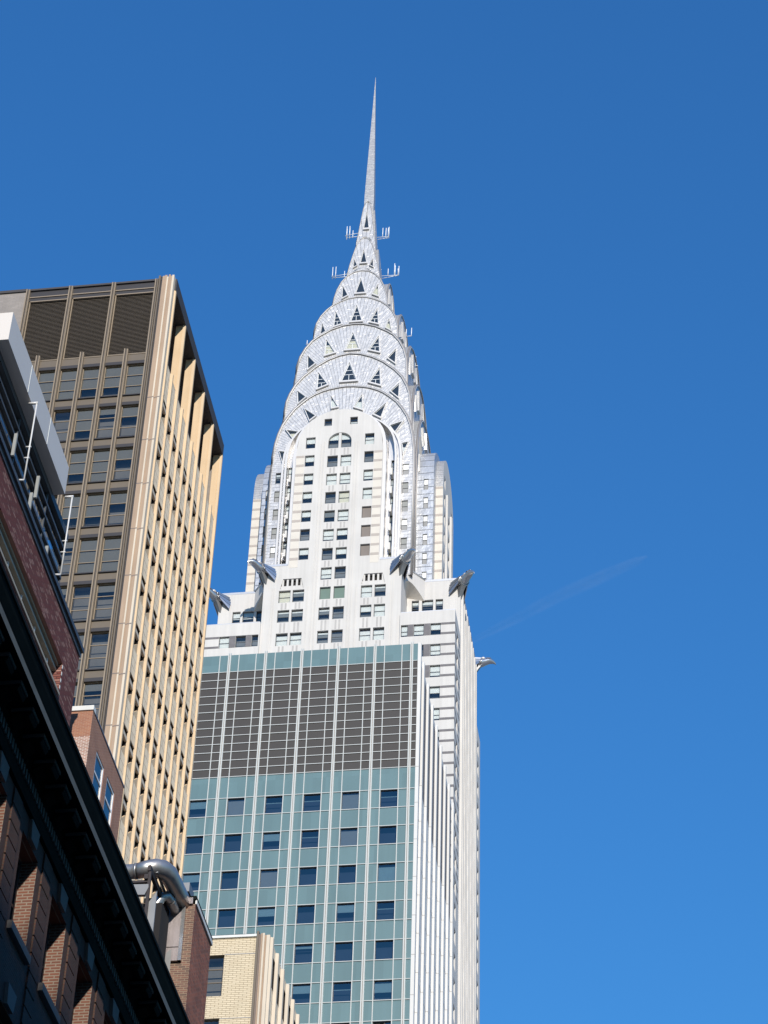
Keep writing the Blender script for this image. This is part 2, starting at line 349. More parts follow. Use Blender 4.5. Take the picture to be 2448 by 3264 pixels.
def rand_blind():
    r = random.random()
    if r < 0.22: return None
    if r < 0.45: return [('w', 0.48, 1.0)]
    if r < 0.60: return [('w', 0.22, 1.0)]
    if r < 0.72: return [('w', 0.03, 1.0)]
    if r < 0.80: return [('c', 0.03, 1.0)]
    if r < 0.92: return [('g', 0.5, 1.0)]
    return [('w', 0.72, 0.9), ('g', 0.45, 0.7)]
# ------------------------------------------------------------------ ground
mb = MB(); mb.poly([(-6000, -6000, 0), (6000, -6000, 0), (6000, 6000, 0), (-6000, 6000, 0)], 'concrete'); mb.build('ground', kind='structure')
mb = MB(); mb.poly([(-9, -400, 0.004), (9, -400, 0.004), (9, 900, 0.004), (-9, 900, 0.004)], 'asphalt'); mb.build('road', kind='structure')
for nm, x0, x1 in (('pavement', -13.0, -9.0), ('pavement', 9.0, 13.0)):
    mb = MB(); mb.box((x0, -400, 0), (x1, 900, 0.14), 'concrete'); mb.build(nm, kind='structure')

# ================================================================== THE TALL TOWER
XC, YC = -45.40, 252.14
tower = thing('skyscraper', 'tall white brick tower with tiered arched steel crown and needle spire', 'skyscraper', (XC, YC, 0))
X_, Y_ = V((1, 0, 0)), V((0, 1, 0))
FP = Fr((XC, YC - 14.45, 0), X_, -Y_)            # front bay
FS = Fr((XC, YC - 14.80, 0), X_, -Y_)            # front corners of the shaft
FW = Fr((XC, YC - 9.15, 0), X_, -Y_)             # flanks of the side bays
RS = Fr((XC + 16.3, YC, 0), Y_, X_)              # right face
S_PROF = [(0, 228.5), (1.1, 228.4), (2.2, 228.1), (3.0, 227.65), (3.8, 227.05), (4.5, 226.3), (5.1, 225.4), (5.5, 224.5), (5.75, 223.6), (5.95, 222.2), (6.05, 220.3)]
sprof = interp(S_PROF)
dense = [i * 0.25 - 6.0 for i in range(49)]
holes = []; wins = []
def add(fr, u0, u1, z0, z1, d=0.3, **k):
    wins.append((fr, u0, u1, z0, z1, d, k)); return (u0, u1, z0, z1, d)
ctop = [219.85 - 3.31 * i for i in range(8)] + [193.25, 189.42, 185.9]
random.seed(21)
for i, zt in enumerate(ctop):
    for a, b in ((-1.65, -0.13), (0.20, 1.68)):
        k = {'blind': rand_blind()}
        if i == 8 - 1: k = {'board': 'board_green', 'bars': ()}
        if i in (8, 9): k = {'blind': random.choice([[('w', .78, .92), ('g', .5, .75)], None])}
        holes.append(add(FP, a, b, zt - 2.06, zt, **k))
stop = [223.55, 220.22, 216.85, 213.55, 210.22, 206.9, 203.6]
for i, zt in enumerate(stop):
    k = {'blind': [('w', .48, 1.0)]} if i not in (5,) else {'blind': None}
    holes.append(add(FP, -4.78, -3.46, zt - 2.05, zt, **k))
    k = [{'blind': [('w', .05, .75)]}, {'blind': None}, {'blind': [('w', .28, .95)]}, {'blind': [('w', .03, .95)]}][i] if i < 4 else {'board': 'board_brown', 'bars': ()}
    holes.append(add(FP, 3.47, 4.77, zt - 2.05, zt, **k))
holes.append(add(FP, -2.36, -1.28, 225.5, 226.86)); holes.append(add(FP, 1.27, 2.34, 225.52, 226.88, blind=[('w', .3, .55)]))
for zt in (196.5, 193.22, 189.4, 185.9):
    for a, b in ((-7.08, -5.52), (-5.24, -3.70), (3.82, 5.30), (5.62, 7.09)):
        k = {'blind': random.choice([[('w', .8, .93), ('g', .5, .78)], [('w', .1, 1)], [('c', .1, 1)], [('w', .55, 1.0)]])}
        if zt == 189.4: k = {'blind': [('w', .04, .86)]}
        holes.append(add(FP, a, b, zt - 2.03, zt, **k))
AR = (-1.64, 1.60, 221.25, 224.1, 0.35)
holes.append(AR)
VH = [(-6.95, -3.85, 196.78, 198.45, 0.5), (3.85, 6.95, 196.78, 198.45, 0.5)]
mb = MB()
wall(mb, FP, -9.15, 9.15, 150, 200.7, [h for h in holes if h[3] < 200.7] + VH, 'white_brick')
wall(mb, FP, -6.05, 6.05, 200.7, 229, [h for h in holes if h[3] > 200.7 and h[2] > 200.7], 'white_brick', top=sprof, us=dense)
# arch window corners
n = 10
for sgn in (-1, 1):
    for k in range(n):
        a0, a1 = math.pi / 2 * k / n, math.pi / 2 * (k + 1) / n
        q = lambda a: (-0.02 + sgn * 1.62 * math.cos(a), 222.48 + 1.62 * math.sin(a))
        p0, p1 = q(a0), q(a1); c = (-0.02 + sgn * 1.62, 224.1)
        mb.poly([FP.p(*p0), FP.p(*p1), FP.p(*c)], 'white_brick')
        mb.poly([FP.p(*p0), FP.p(*p1), FP.p(*p1, -0.35), FP.p(*p0, -0.35)], 'white_brick')
# chamfered vent heads
for c in (-5.4, 5.4):
    for sgn in (-1, 1):
        mb.poly([FP.p(c + sgn * 1.55, 198.45), FP.p(c + sgn * 1.55, 196.78), FP.p(c + sgn * 1.22, 198.45)], 'white_brick')
# panel sides, returns and roofs
for sgn in (-1, 1):
    for (ua, za), (ub, zb) in zip(S_PROF, S_PROF[1:]):
        mb.poly([FP.p(sgn * ua, za), FP.p(sgn * ub, zb), FP.p(sgn * ub, zb, -2.6), FP.p(sgn * ua, za, -2.6)], 'white_brick', True)
    mb.poly([FP.p(sgn * 6.05, 200.7), FP.p(sgn * 6.05, 220.3), FP.p(sgn * 6.05, 220.3, -2.6), FP.p(sgn * 6.05, 200.7, -2.6)], 'white_brick')
    mb.poly([FP.p(sgn * 9.15, 150), FP.p(sgn * 9.15, 200.7), FP.p(sgn * 9.15, 200.7, -5.3), FP.p(sgn * 9.15, 150, -5.3)], 'white_brick')
x, y = 9.15, 14.45
for q in ([(-x, -y), (x, -y), (x, y), (-x, y)], [(x, -9.15), (16.3, -9.15), (16.3, 9.15), (x, 9.15)], [(-16.3, -9.15), (-x, -9.15), (-x, 9.15), (-16.3, 9.15)]):
    mb.poly([(XC + a, YC + b, 200.7) for a, b in q], 'grey_stripe')
# shaft corners
ztops = [189.2 - 3.35 * i for i in range(12)]
for sgn in (-1, 1):
    hs = []
    for i, zt in enumerate(ztops):
        for a, b in ((8.90, 10.18), (10.93, 12.28), (13.11, 14.46)):
            a, b = max(a, 9.3) * sgn, b * sgn
            if i < 3 or (sgn > 0 and b > 13): hs.append(add(FS, min(a, b), max(a, b), zt - 1.92, zt, blind=rand_blind(), d=0.28))
            else: hs.append((min(a, b), max(a, b), zt - 1.92, zt, 0.28))
    wall(mb, FS, 9.15 if sgn > 0 else -16.3, 16.3 if sgn > 0 else -9.15, 100, 191.2, hs, 'white_brick')
    xa = XC + sgn * 9.15; xb = XC + sgn * 16.3
    mb.poly([(xa, YC - 14.8, 191.2), (xb, YC - 14.8, 191.2), (xb, YC - 9.15, 191.2), (xa, YC - 9.15, 191.2)], 'grey_stripe')
    mb.poly([(xa, YC + 14.8, 191.2), (xb, YC + 14.8, 191.2), (xb, YC + 9.15, 191.2), (xa, YC + 9.15, 191.2)], 'grey_stripe')
    mb.poly([(xa, YC - 14.8, 100), (xa, YC - 14.8, 191.2), (xa, YC - 14.45, 191.2), (xa, YC - 14.45, 100)], 'white_brick')
# flanks of the side bays with three windows each
hs = []
for a, b in ((9.80, 10.76), (11.16, 12.66), (12.98, 13.97)):
    hs.append(add(FW, a, b, 195.75, 197.65, blind=[('w', .68, .93), ('g', .5, .66)]))
wall(mb, FW, 9.15, 16.3, 191.2, 200.7, hs, 'white_brick')
hs = []
for a, b in ((-14.36, -13.27), (-12.96, -11.44), (-11.10, -10.0)):
    hs.append(add(FW, a, b, 195.85, 197.72, blind=[('w', .4, 1.0)] if a < -11.2 else None))
wall(mb, FW, -16.3, -9.15, 191.2, 200.7, hs, 'white_brick')
# right face
hs = [(-12.9, -11.4, 189.2 - 3.35 * i - 1.92, 189.2 - 3.35 * i, 0.3) for i in range(20)]
wall(mb, RS, -14.8, -9.15, 100, 191.2, hs, 'white_brick')
hs2 = [(11.4, 12.9, h[2], h[3], 0.3) for h in hs]
wall(mb, RS, 9.15, 14.8, 100, 191.2, hs2, 'white_brick')
hp = []
for c in (-6.4, -2.9, 0.6, 4.1):
    for i in range(24): hp.append((c, c + 1.6, 196.5 - 3.35 * i - 2.0, 196.5 - 3.35 * i, 0.35))
wall(mb, RS, -9.15, 9.15, 100, 200.7, hp, 'white_brick')
for c in (-8.4, -6.65, -4.55, -3.15, -1.05, 0.35, 2.45, 3.85, 5.95, 7.6):
    RS.box(mb, c - 0.22, c + 0.22, 100, 199.0, 0.0, 0.32, 'white_brick')
for a, b in ((-16.3, -9.15), (9.15, 16.3)):
    pass
LS = Fr((XC - 16.3, YC, 0), Y_, -X_)
wall(mb, LS, -14.8, -9.15, 100, 191.2, [], 'white_brick'); wall(mb, LS, 9.15, 14.8, 100, 191.2, [], 'white_brick'); wall(mb, LS, -9.15, 9.15, 100, 200.7, [], 'white_brick')
BK = Fr((XC, YC + 14.8, 0), X_, Y_); wall(mb, BK, -16.3, 16.3, 100, 191.2, [], 'white_brick'); 
BB = Fr((XC, YC + 9.15, 0), X_, Y_); wall(mb, BB, -16.3, -9.15, 191.2, 200.7, [], 'white_brick'); wall(mb, BB, 9.15, 16.3, 191.2, 200.7, [], 'white_brick')
B2 = Fr((XC, YC + 14.45, 0), X_, Y_); wall(mb, B2, -9.15, 9.15, 191.2, 200.7, [], 'white_brick')
mb.box((XC - 16.2, YC - 14.2, 0), (XC + 16.2, YC + 14.7, 100), 'white_brick')
# room boxes behind openings so that nothing shows through
mb.box((XC - 15.6, YC - 13.9, 100.2), (XC + 15.6, YC + 13.9, 190.9), 'room'); mb.box((XC - 8.6, YC - 13.7, 191), (XC + 8.6, YC + 13.7, 200.4), 'room')
mb.box((XC - 15.5, YC - 8.3, 191.3), (XC + 15.5, YC + 8.3, 200.3), 'room')
mb.build('wall', tower)
# dark brick bands of the shaft corners
for sgn in (-1, 1):
    for i, zt in enumerate(ztops):
        mb = MB()
        for a, b in ((10.18, 10.93), (12.28, 13.11)):
            a, b = sorted((a * sgn, b * sgn)); FS.box(mb, a + .01, b - .01, zt - 1.92, zt, 0.0, 0.02, 'grey_brick')
        for z0, z1 in ((zt - .34, zt), (zt - 1.90, zt - 1.56)):
            a, b = sorted((14.48 * sgn, 16.3 * sgn)); FS.box(mb, a, b, z0, z1, 0.0, 0.022, 'grey_brick')
            if sgn > 0: RS.box(mb, -14.82, -13.0, z0, z1, 0.0, 0.022, 'grey_brick')
            if sgn > 0: RS.box(mb, -11.3, -9.6, z0, z1, 0.0, 0.022, 'grey_brick')
        mb.build('dark_brick_band', tower)
for i, zt in enumerate(stop[1:]):
    mb = MB()
    for z0, z1 in ((zt - .38, zt), (zt - 2.02, zt - 1.64)):
        for sgn in (-1, 1):
            a, b = sorted((4.84 * sgn, 6.0 * sgn)); FP.box(mb, a, b, z0, z1, 0.0, 0.02, 'tan_band')
    for sgn in (-1, 1):
        a, b = sorted((4.84 * sgn, 6.0 * sgn)); FP.box(mb, a, b, zt - 1.62, zt - .40, 0.0, 0.015, 'warm_brick')
        FP.box(mb, a, b, zt - 3.3, zt - 2.04, 0.0, 0.015, 'warm_brick')
    mb.build('tan_brick_band', tower)
# striped spandrels between the paired windows
for i, zt in enumerate([221.25 + 2.06] + ctop[:-1]):
    zb = ctop[i]
    for a, b in ((-1.65, -0.13), (0.20, 1.68)):
        mb = MB()
        for q in (0.33, 0.66):
            c = a + (b - a) * q; FP.box(mb, c - .12, c + .12, zb + .12, zt - 2.06 - .12, 0.0, 0.012, 'grey_stripe')
        mb.build('spandrel', tower)
for zt, zb in ((196.5, 193.22), (193.22, 189.4), (189.4, 185.9)):
    for a, b in ((-7.08, -5.52), (-5.24, -3.70), (3.82, 5.30), (5.62, 7.09)):
        mb = MB()
        for q in (0.33, 0.66):
            c = a + (b - a) * q; FP.box(mb, c - .12, c + .12, zb + .12, zt - 2.15, 0.0, 0.012, 'grey_stripe')
        mb.build('spandrel', tower)
# shallow moulded edges beside the window bays
for c, zt in ((-2.15, 222.5), (-2.55, 222.2), (2.15, 222.5), (2.55, 222.2)):
    mb = MB(); FP.box(mb, c - .05, c + .05, 150, zt, 0.0, 0.07, 'white_brick'); mb.build('moulding', tower)
for c in (-7.7, -8.0, 7.7, 8.0, 3.2, -3.2): mb = MB(); FP.box(mb, c - .05, c + .05, 150, 197.0, 0.0, 0.06, 'white_brick'); mb.build('moulding', tower)
for c in (-5.4, 5.4):
    mb = MB()
    FP.box(mb, c - 1.55, c + 1.55, 196.78, 198.45, -0.52, -0.5, 'opening_dark')
    for k in range(5):
        u = c - 1.24 + k * 0.62; FP.box(mb, u - .13, u + .13, 197.3, 198.44, -0.32, -0.12, 'white_brick')
    FP.box(mb, c - 1.5, c + 1.5, 196.8, 197.3, -0.33, -0.10, 'white_brick')
    mb.build('vent', tower)
# arch-headed window
o = window(tower, FP, AR[0], AR[1], AR[2], AR[3], 0.35, blind=[('w', .62, 1.0)], bars=(0.36,), vbars=())
mb = MB(); FP.box(mb, -0.2, 0.16, 150, 224.0, -0.30, 0.01, 'white_brick'); mb.build('mullion', tower)
# coping round the bay roofs
def cope(a, b, h=0.34, t=0.35, z=200.7, mat='steel_plain'):
    mb = MB(); mb.box((XC + min(a[0], b[0]) - t / 2, YC + min(a[1], b[1]) - t / 2, z), (XC + max(a[0], b[0]) + t / 2, YC + max(a[1], b[1]) + t / 2, z + h), mat); mb.build('coping', tower)
for sgn in (-1, 1):
    cope((sgn * 6.35, -14.3), (sgn * 9.0, -14.3)); cope((sgn * 9.0, -13.9), (sgn * 9.0, -9.5)); cope((sgn * 9.4, -9.0), (sgn * 16.1, -9.0)); cope((sgn * 16.15, -8.6), (sgn * 16.15, 9.0))
    cope((sgn * 9.4, -14.65), (sgn * 16.15, -14.65), h=.12, t=.3, z=191.2); cope((sgn * 16.15, -14.3), (sgn * 16.15, -9.4), h=.12, t=.3, z=191.2)
# corner squinches: bevelled corner above an arched niche
for sgn in (-1, 1):
    mb = MB()
    A = V((XC + sgn * 9.15, YC - 12.3, 0)); B = V((XC + sgn * 11.5, YC - 9.15, 0)); C = V((XC + sgn * 9.15, YC - 9.15, 198.1))
    zb = [(0, 198.0), (.06, 198.6), (.14, 198.95), (.25, 199.1), (.4, 199.02), (.55, 198.75), (.7, 198.38), (.85, 197.95), (1, 197.45)]
    for (t0, z0), (t1, z1) in zip(zb, zb[1:]):
        p0 = A.lerp(B, t0); p1 = A.lerp(B, t1)
        mb.poly([p0 + V((0, 0, z0)), p1 + V((0, 0, z1)), p1 + V((0, 0, 200.98)), p0 + V((0, 0, 200.98))], 'white_brick')
        mb.poly([p0 + V((0, 0, z0)), p1 + V((0, 0, z1)), C], 'warm_brick')
    mb.poly([A + V((0, 0, 200.98)), B + V((0, 0, 200.98)), V((C.x, C.y, 200.98))], 'grey_stripe')
    mb.tube([A + V((0, 0, 201.05)), B + V((0, 0, 201.05))], 0.14, 'steel_plain')
    mb.build('squinch', tower)
# ---- crown ribs beside the white panel
def arch_shell(mb, w0, w1, df, db, dz, mf, ms):
    P0 = [(u * w0 / 6.05, z + dz) for u, z in S_PROF] + [(w0, 200.7)]; P1 = [(u * w1 / 6.05, z + dz + .1) for u, z in S_PROF] + [(w1, 200.7)]
    F0 = Fr((XC, YC, 0), X_, -Y_)
    for sgn in (-1, 1):
        for k in range(len(P0) - 1):
            a, b, c, d = P0[k], P0[k + 1], P1[k + 1], P1[k]
            g = lambda q, dd: F0.p(sgn * q[0], q[1], dd)
            mb.poly([g(a, df), g(b, df), g(c, df), g(d, df)], mf, False)
            mb.poly([g(d, df), g(c, df), g(c, db), g(d, db)], ms, True)
            mb.poly([g(a, df), g(b, df), g(b, db), g(a, db)], ms, True)
for w0, w1, df, dz in ((6.05, 6.50, 14.15, 0.02), (7.52, 7.80, 13.3, 0.10), (8.12, 8.42, 12.5, 0.2)):
    mb = MB(); arch_shell(mb, w0, w1, df, 11.85, dz, 'steel_trim', 'steel_plain'); mb.build('arch_rib', tower)
F12 = Fr((XC, YC - 12.2, 0), X_, -Y_)
hs = []
FW2 = F12
for sgn in (-1, 1):
    hh = []; mb = MB()
    for i, zt in enumerate(stop[1:]):
        a, b = sorted((6.93 * sgn, 7.5 * sgn)); hh.append((a, b, zt - 2.0, zt, 0.25))
        if sgn > 0 or i < 5: wins.append((F12, a, b, zt - 2.0, zt, 0.25, {'blind': rand_blind(), 'fw': .04}))
        FW2.box(mb, *sorted((6.93 * sgn, 7.22 * sgn)), zt - 3.25, zt - 2.05, 0.0, 0.75, 'fin_white')
    a, b = sorted((6.5 * sgn, 8.12 * sgn))
    wall(mb, F12, a, b, 200.7, 228.9, hh, 'steel_plain', top=interp([(u * 8.3 / 6.05, z + .2) for u, z in S_PROF]), us=[a + (b - a) * k / 8 for k in range(9)])
    mb.build('rib_recess', tower)
# ---- stepped crown
TI = {
 'A': dict(p=[(0,235.4),(1.2,235.3),(2.5,235.05),(3.5,234.75),(4.6,234.2),(5.4,233.65),(6.3,232.8),(7.4,231.6),(8.2,230.25),(8.9,228.8),(9.4,227.1),(9.75,225.2),(10.0,222.8),(10.1,219.5)], d=11.8, dx=10.1, zb=200.0, zc=220.0),
 'B': dict(p=[(0,243.45),(1.6,243.15),(3.3,242.4),(5.0,241.2),(6.7,239.45),(7.8,237.9),(8.5,236.2),(8.9,234.7),(9.1,232.8),(9.25,230.0)], d=10.3, dx=9.2, zb=214.0, zc=229.0),
 'C': dict(p=[(0,251.0),(1.5,250.85),(3.3,250.2),(5.2,248.9),(6.1,248.1),(7.0,246.7),(7.7,245.0),(8.1,243.0),(8.25,240.0)], d=8.8, dx=8.1, zb=226.0, zc=238.5),
 'D': dict(p=[(0,258.8),(1.4,258.6),(2.6,258.1),(3.7,257.4),(4.6,256.5),(5.4,255.3),(6.0,253.8),(6.3,252.2),(6.4,249.5)], d=6.8, dx=6.3, zb=236.0, zc=248.0),
 'E': dict(p=[(0,267.0),(1.2,266.75),(2.1,266.05),(3.0,264.8),(3.6,263.2),(4.0,261.4),(4.2,259.8),(4.3,257.5)], d=4.5, dx=4.05, zb=246.0, zc=257.0),
 'F': dict(p=[(0,275.9),(.5,275.75),(.9,275.25),(1.4,273.7),(1.8,271.9),(2.15,270.1),(2.5,268.0),(2.75,265.0)], d=3.0, dx=2.65, zb=256.0, zc=266.0),
 'G': dict(p=[(0,285.5),(.25,285.3),(.6,284.0),(.9,281.4),(1.2,278.5),(1.5,276.0),(1.62,273.5)], d=2.0, dx=1.6, zb=265.0, zc=272.0)}
TW = {
 'A': [[(-2.27,234.06),(-2.06,231.05),(-0.93,231.26)],[(2.38,233.85),(1.1,231.05),(2.55,230.3)],[(-6.0,231.73),(-5.05,228.94),(-4.04,229.93)],[(6.04,231.81),(3.9,229.41),(5.17,228.5)],[(-8.43,227.78),(-7.05,225.43),(-6.12,227.12)],[(8.48,227.82),(6.3,227.07),(7.18,225.42)],[(-9.14,223.86),(-8.45,221.22),(-8.2,223.6)],[(9.25,223.82),(8.2,223.62),(8.45,221.27)]],
 'B': [[(0,242.09),(-1.38,237.6),(1.38,237.6)],[(-4.61,240.41),(-4.67,236.45),(-2.85,237.28)],[(-7.5,236.86),(-7.26,233.81),(-5.94,235.24)],[(4.55,240.5),(2.78,237.15),(4.8,236.2)],[(7.46,236.87),(5.99,235.17),(7.40,233.5)]],
 'C': [[(0,249.65),(-1.25,245.45),(1.25,245.45)],[(-4.0,248.5),(-4.15,244.6),(-2.35,245.15)],[(-6.65,245.38),(-6.5,242.0),(-5.2,243.3)],[(3.96,248.4),(2.3,245.16),(4.2,244.4)],[(6.6,245.39),(5.15,243.29),(6.5,241.9)]],
 'D': [[(0,257.43),(-1.05,253.28),(1.05,253.28)],[(-3.22,256.35),(-3.45,252.5),(-2.0,253.0)],[(3.22,256.3),(1.9,253.0),(3.48,252.35)],[(-5.1,253.9),(-5.4,251.0),(-4.45,251.7)],[(5.0,253.8),(4.4,251.6),(5.45,250.7)]],
 'E': [[(0,265.61),(-.92,261.7),(.92,261.7)],[(-2.8,264.1),(-2.85,260.8),(-1.8,261.5)],[(2.75,263.8),(1.75,261.4),(2.9,260.7)]],
 'F': [[(-.02,273.6),(-.62,269.95),(.6,269.95)],[(-1.5,271.3),(-1.6,269.1),(-.9,269.6)],[(1.48,271.1),(.88,269.5),(1.62,268.9)]],
 'G': [[(0,283.65),(-.5,278.8),(.5,278.8)]]}
def tri_window(parent, fr, t, big):
    c = V((sum(p[0] for p in t) / 3, sum(p[1] for p in t) / 3, 0)); T = [V((p[0], p[1], 0)) for p in t]
    def ring(k): return [c + (q - c) * k for q in T]
    o_, i_, g_ = ring(1.0), ring(0.80), ring(0.70)
    mb = MB(); e = fr.p
    def strip(A, B, da, db, mat):
        for k in range(3):
            j = (k + 1) % 3
            mb.poly([e(A[k].x, A[k].y, da), e(A[j].x, A[j].y, da), e(B[j].x, B[j].y, db), e(B[k].x, B[k].y, db)], mat)
    strip(o_, o_, 0.0, 0.28, 'steel_plain'); strip(o_, i_, 0.28, 0.28, 'steel_trim'); strip(i_, i_, 0.28, 0.10, 'steel_plain'); strip(i_, g_, 0.10, 0.10, 'white_sash')
    strip(g_, g_, 0.10, 0.02, 'sash')
    w = MB()
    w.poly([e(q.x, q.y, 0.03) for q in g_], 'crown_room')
    zs = sorted(q.y for q in g_); z0, z1 = zs[0], zs[2]
    if big:
        for f in (0.34, 0.6):
            z = z0 + (z1 - z0) * f; xs = []
            for k in range(3):
                a, b = g_[k], g_[(k + 1) % 3]
                if (a.y - z) * (b.y - z) < 0: xs.append(a.x + (b.x - a.x) * (z - a.y) / (b.y - a.y))
            if len(xs) == 2: fr.box(mb, min(xs), max(xs), z - .04, z + .04, 0.03, 0.11, 'white_sash')
            if len(xs) == 2 and f == 0.34: fr.box(mb, sum(xs) / 2 - .035, sum(xs) / 2 + .035, z0 + .05, z - .05, 0.03, 0.105, 'white_sash')
    o = mb.build('triangular_window', parent)
    r = random.random()
    if r < .7:
        zm = z0 + (z1 - z0) * random.uniform(.35, .6)
        lo = []
        for k in range(3):
            a, b = g_[k], g_[(k + 1) % 3]
            if a.y <= zm + .3: lo.append(a)
            if (a.y - zm - .3) * (b.y - zm - .3) < 0: f = (zm + .3 - a.y) / (b.y - a.y); lo.append(a + (b - a) * f)
        if len(lo) >= 3 and r < .35: w.poly([e(q.x, q.y, 0.045) for q in lo], 'blind_white' if r < .2 else 'blind_cream')
    w.poly([e(q.x, q.y, 0.075) for q in g_], 'pane'); w.build('pane', o)
    return o
FT = {}
for key, T in TI.items():
    prof = T['p']; f = interp(prof); hw = prof[-1][0]; org = (XC, YC, T['zc']); mf = 'steel_fan_' + key
    mb = MB(); us = sorted({s_ * u for u, _ in prof for s_ in (-1, 1)})
    fr_f = Fr((XC, YC - T['d'], 0), X_, -Y_); fr_b = Fr((XC, YC + T['d'], 0), X_, Y_)
    fr_r = Fr((XC + T['dx'], YC, 0), Y_, X_); fr_l = Fr((XC - T.get('dl', T['dx']), YC, 0), Y_, -X_)
    FT[key] = (fr_f, fr_r)
    hs = []
    if key == 'A':
        for zt in stop[1:]:
            for a, b in ((-8.98, -7.95), (8.12, 9.18)):
                if b < 0: b = -8.45 + .0
                a2, b2 = (a, -8.47) if a < 0 else (8.47, b + .05)
                a2, b2 = (-9.30, -8.47) if a < 0 else (8.47, 9.30)
                hs.append((a2, b2, zt - 2.0 - .45, zt - .45, 0.2)); wins.append((fr_f, a2, b2, zt - 2.45, zt - .45, 0.2, {'blind': rand_blind(), 'fw': .045}))
    wall(mb, fr_f, -hw, hw, T['zb'], prof[0][1] + 1, hs, mf, top=f, us=us, rmat='steel_plain')
    for fr in (fr_b, fr_r, fr_l): wall(mb, fr, -hw, hw, T['zb'], prof[0][1] + 1, [], mf, top=f, us=us)
    full = [(-u, z) for u, z in prof[::-1]] + prof[1:]
    full = [(-hw, T['zb'])] + full + [(hw, T['zb'])]
    for (ua, za), (ub, zb2) in zip(full, full[1:]):
        mb.poly([fr_f.p(ua, za), fr_f.p(ub, zb2), fr_b.p(ub, zb2), fr_b.p(ua, za)], 'steel_level', True)
    for (ua, za), (ub, zb2) in zip(full, full[1:]):
        mb.poly([fr_r.p(ua, za), fr_r.p(ub, zb2), fr_l.p(ub, zb2), fr_l.p(ua, za)], 'steel_level', True)
    kt = {'F': .30, 'G': .42}.get(key, 0.0)
    if kt:      # the slim top arches lean inwards
        z0_, z1_ = prof[-1][1], prof[0][1]
        mb.v = [(XC + (x - XC) * (1 - kt * max(0, min(1, (z - z0_) / (z1_ - z0_)))) if abs(y - YC) < hw + .01 else x, y, z) for x, y, z in mb.v]
    t = mb.build('crown_tier', tower, org=org)
    r = 0.17 if key in 'ABC' else 0.11 if key in 'DE' else 0.07
    for fr in ((fr_f, fr_r) if not kt else (fr_f,)):
        m2 = MB(); m2.tube([fr.p(u, z - (0 if z > T['zb'] else 0), 0.0) for u, z in full], r, 'trim_grey', n=6); m2.tube([fr.p(u * .985, z - .06, r * .8) for u, z in full], r * .45, 'steel_trim', n=5); m2.build('arch_trim', t)
    for w in TW[key]: tri_window(t, fr_f, w, key in 'BCD' and abs(w[0][0]) < 5)
    if key in 'ABCDE':
        for w in TW[key]: tri_window(t, fr_r, w, False)
# small flared caps where each arch meets the next tier
for key, rr in (('E', 1.5), ('F', .95), ('G', .55)):
    T = TI[key]; mb = MB(); z0 = T['p'][0][1]; d = T['d']; n = 13
    for k in range(n - 1):
        a0, a1 = math.pi * k / (n - 1), math.pi * (k + 1) / (n - 1)
        g = lambda a, q, dd: (XC + rr * q * math.cos(a), YC - d + dd, z0 - .15 + rr * q * .9 * math.sin(a))
        mb.poly([g(a0, .55, -.02), g(a1, .55, -.02), g(a1, 1.0, .55), g(a0, 1.0, .55)], 'steel_plain')
        am = (a0 + a1) / 2; mb.tube([g(am, .5, -.05), g(am, 1.02, .5)], .035, 'steel_trim', n=5)
    mb.build('shell_ornament', tower)
# ---- spire
mb = MB(); zs = [281.0, 288.5, 296, 305, 319.0]; ws = [.80, .76, .58, .36, .02]
rings = [[(XC - w, YC - w, z), (XC + w, YC - w, z), (XC + w, YC + w, z), (XC - w, YC + w, z)] for z, w in zip(zs, ws)]
mb.loft(rings, 'steel_level', smooth=False); mb.build('spire', tower, org=(XC, YC, 286))
# ---- side arms: striped stone panel ends
for sgn in (-1, 1):
    mb = MB(); XE = 13.35 if sgn > 0 else 13.6; x1 = XC + sgn * XE; fr = Fr((x1, YC, 0), Y_, X_ * sgn); fl = Fr((XC, YC - 6.05, 0), X_, -Y_)
    hh = [(-4.7, -3.5, zt - 2, zt, .3) for zt in stop] + [(3.5, 4.7, zt - 2, zt, .3) for zt in stop] + [(-1.6, -.1, zt - 2, zt, .3) for zt in ctop[:6]] + [(.2, 1.7, zt - 2, zt, .3) for zt in ctop[:6]]
    wall(mb, fr, -6.05, 6.05, 200.7, 229, hh, 'white_brick', top=sprof, us=dense)
    full = [(-u, z) for u, z in S_PROF[::-1]] + S_PROF[1:]
    for (ua, za), (ub, zb2) in zip(full, full[1:]):
        mb.poly([fr.p(ua, za, .0), fr.p(ub, zb2, .0), fr.p(ub, zb2, -2.5), fr.p(ua, za, -2.5)], 'steel_level', True)
    for s2 in (-1, 1):
        a, b = (10.0, XE) if sgn > 0 else (-XE, -10.0)
        f2 = Fr((XC, YC + s2 * 6.05, 0), X_, Y_ * s2); wall(mb, f2, a, b, 200.7, 220.3, [], 'warm_brick')
        for zt in stop[1:]:
            for z0, z1 in ((zt - .38, zt), (zt - 2.02, zt - 1.64)):
                f2.box(mb, a, b, z0, z1, 0, .02, 'tan_band')
    for c in (-2.6, -2.2, 2.1, 2.5): fr.box(mb, c - .1, c + .1, 200.7, 221.5, 0, .25, 'white_brick')
    mb.box((XC + sgn * 9.0, YC - 5.6, 200.8), (XC + sgn * 12.9, YC + 5.6, 219.5), 'room')
    mb.build('side_panel', tower)
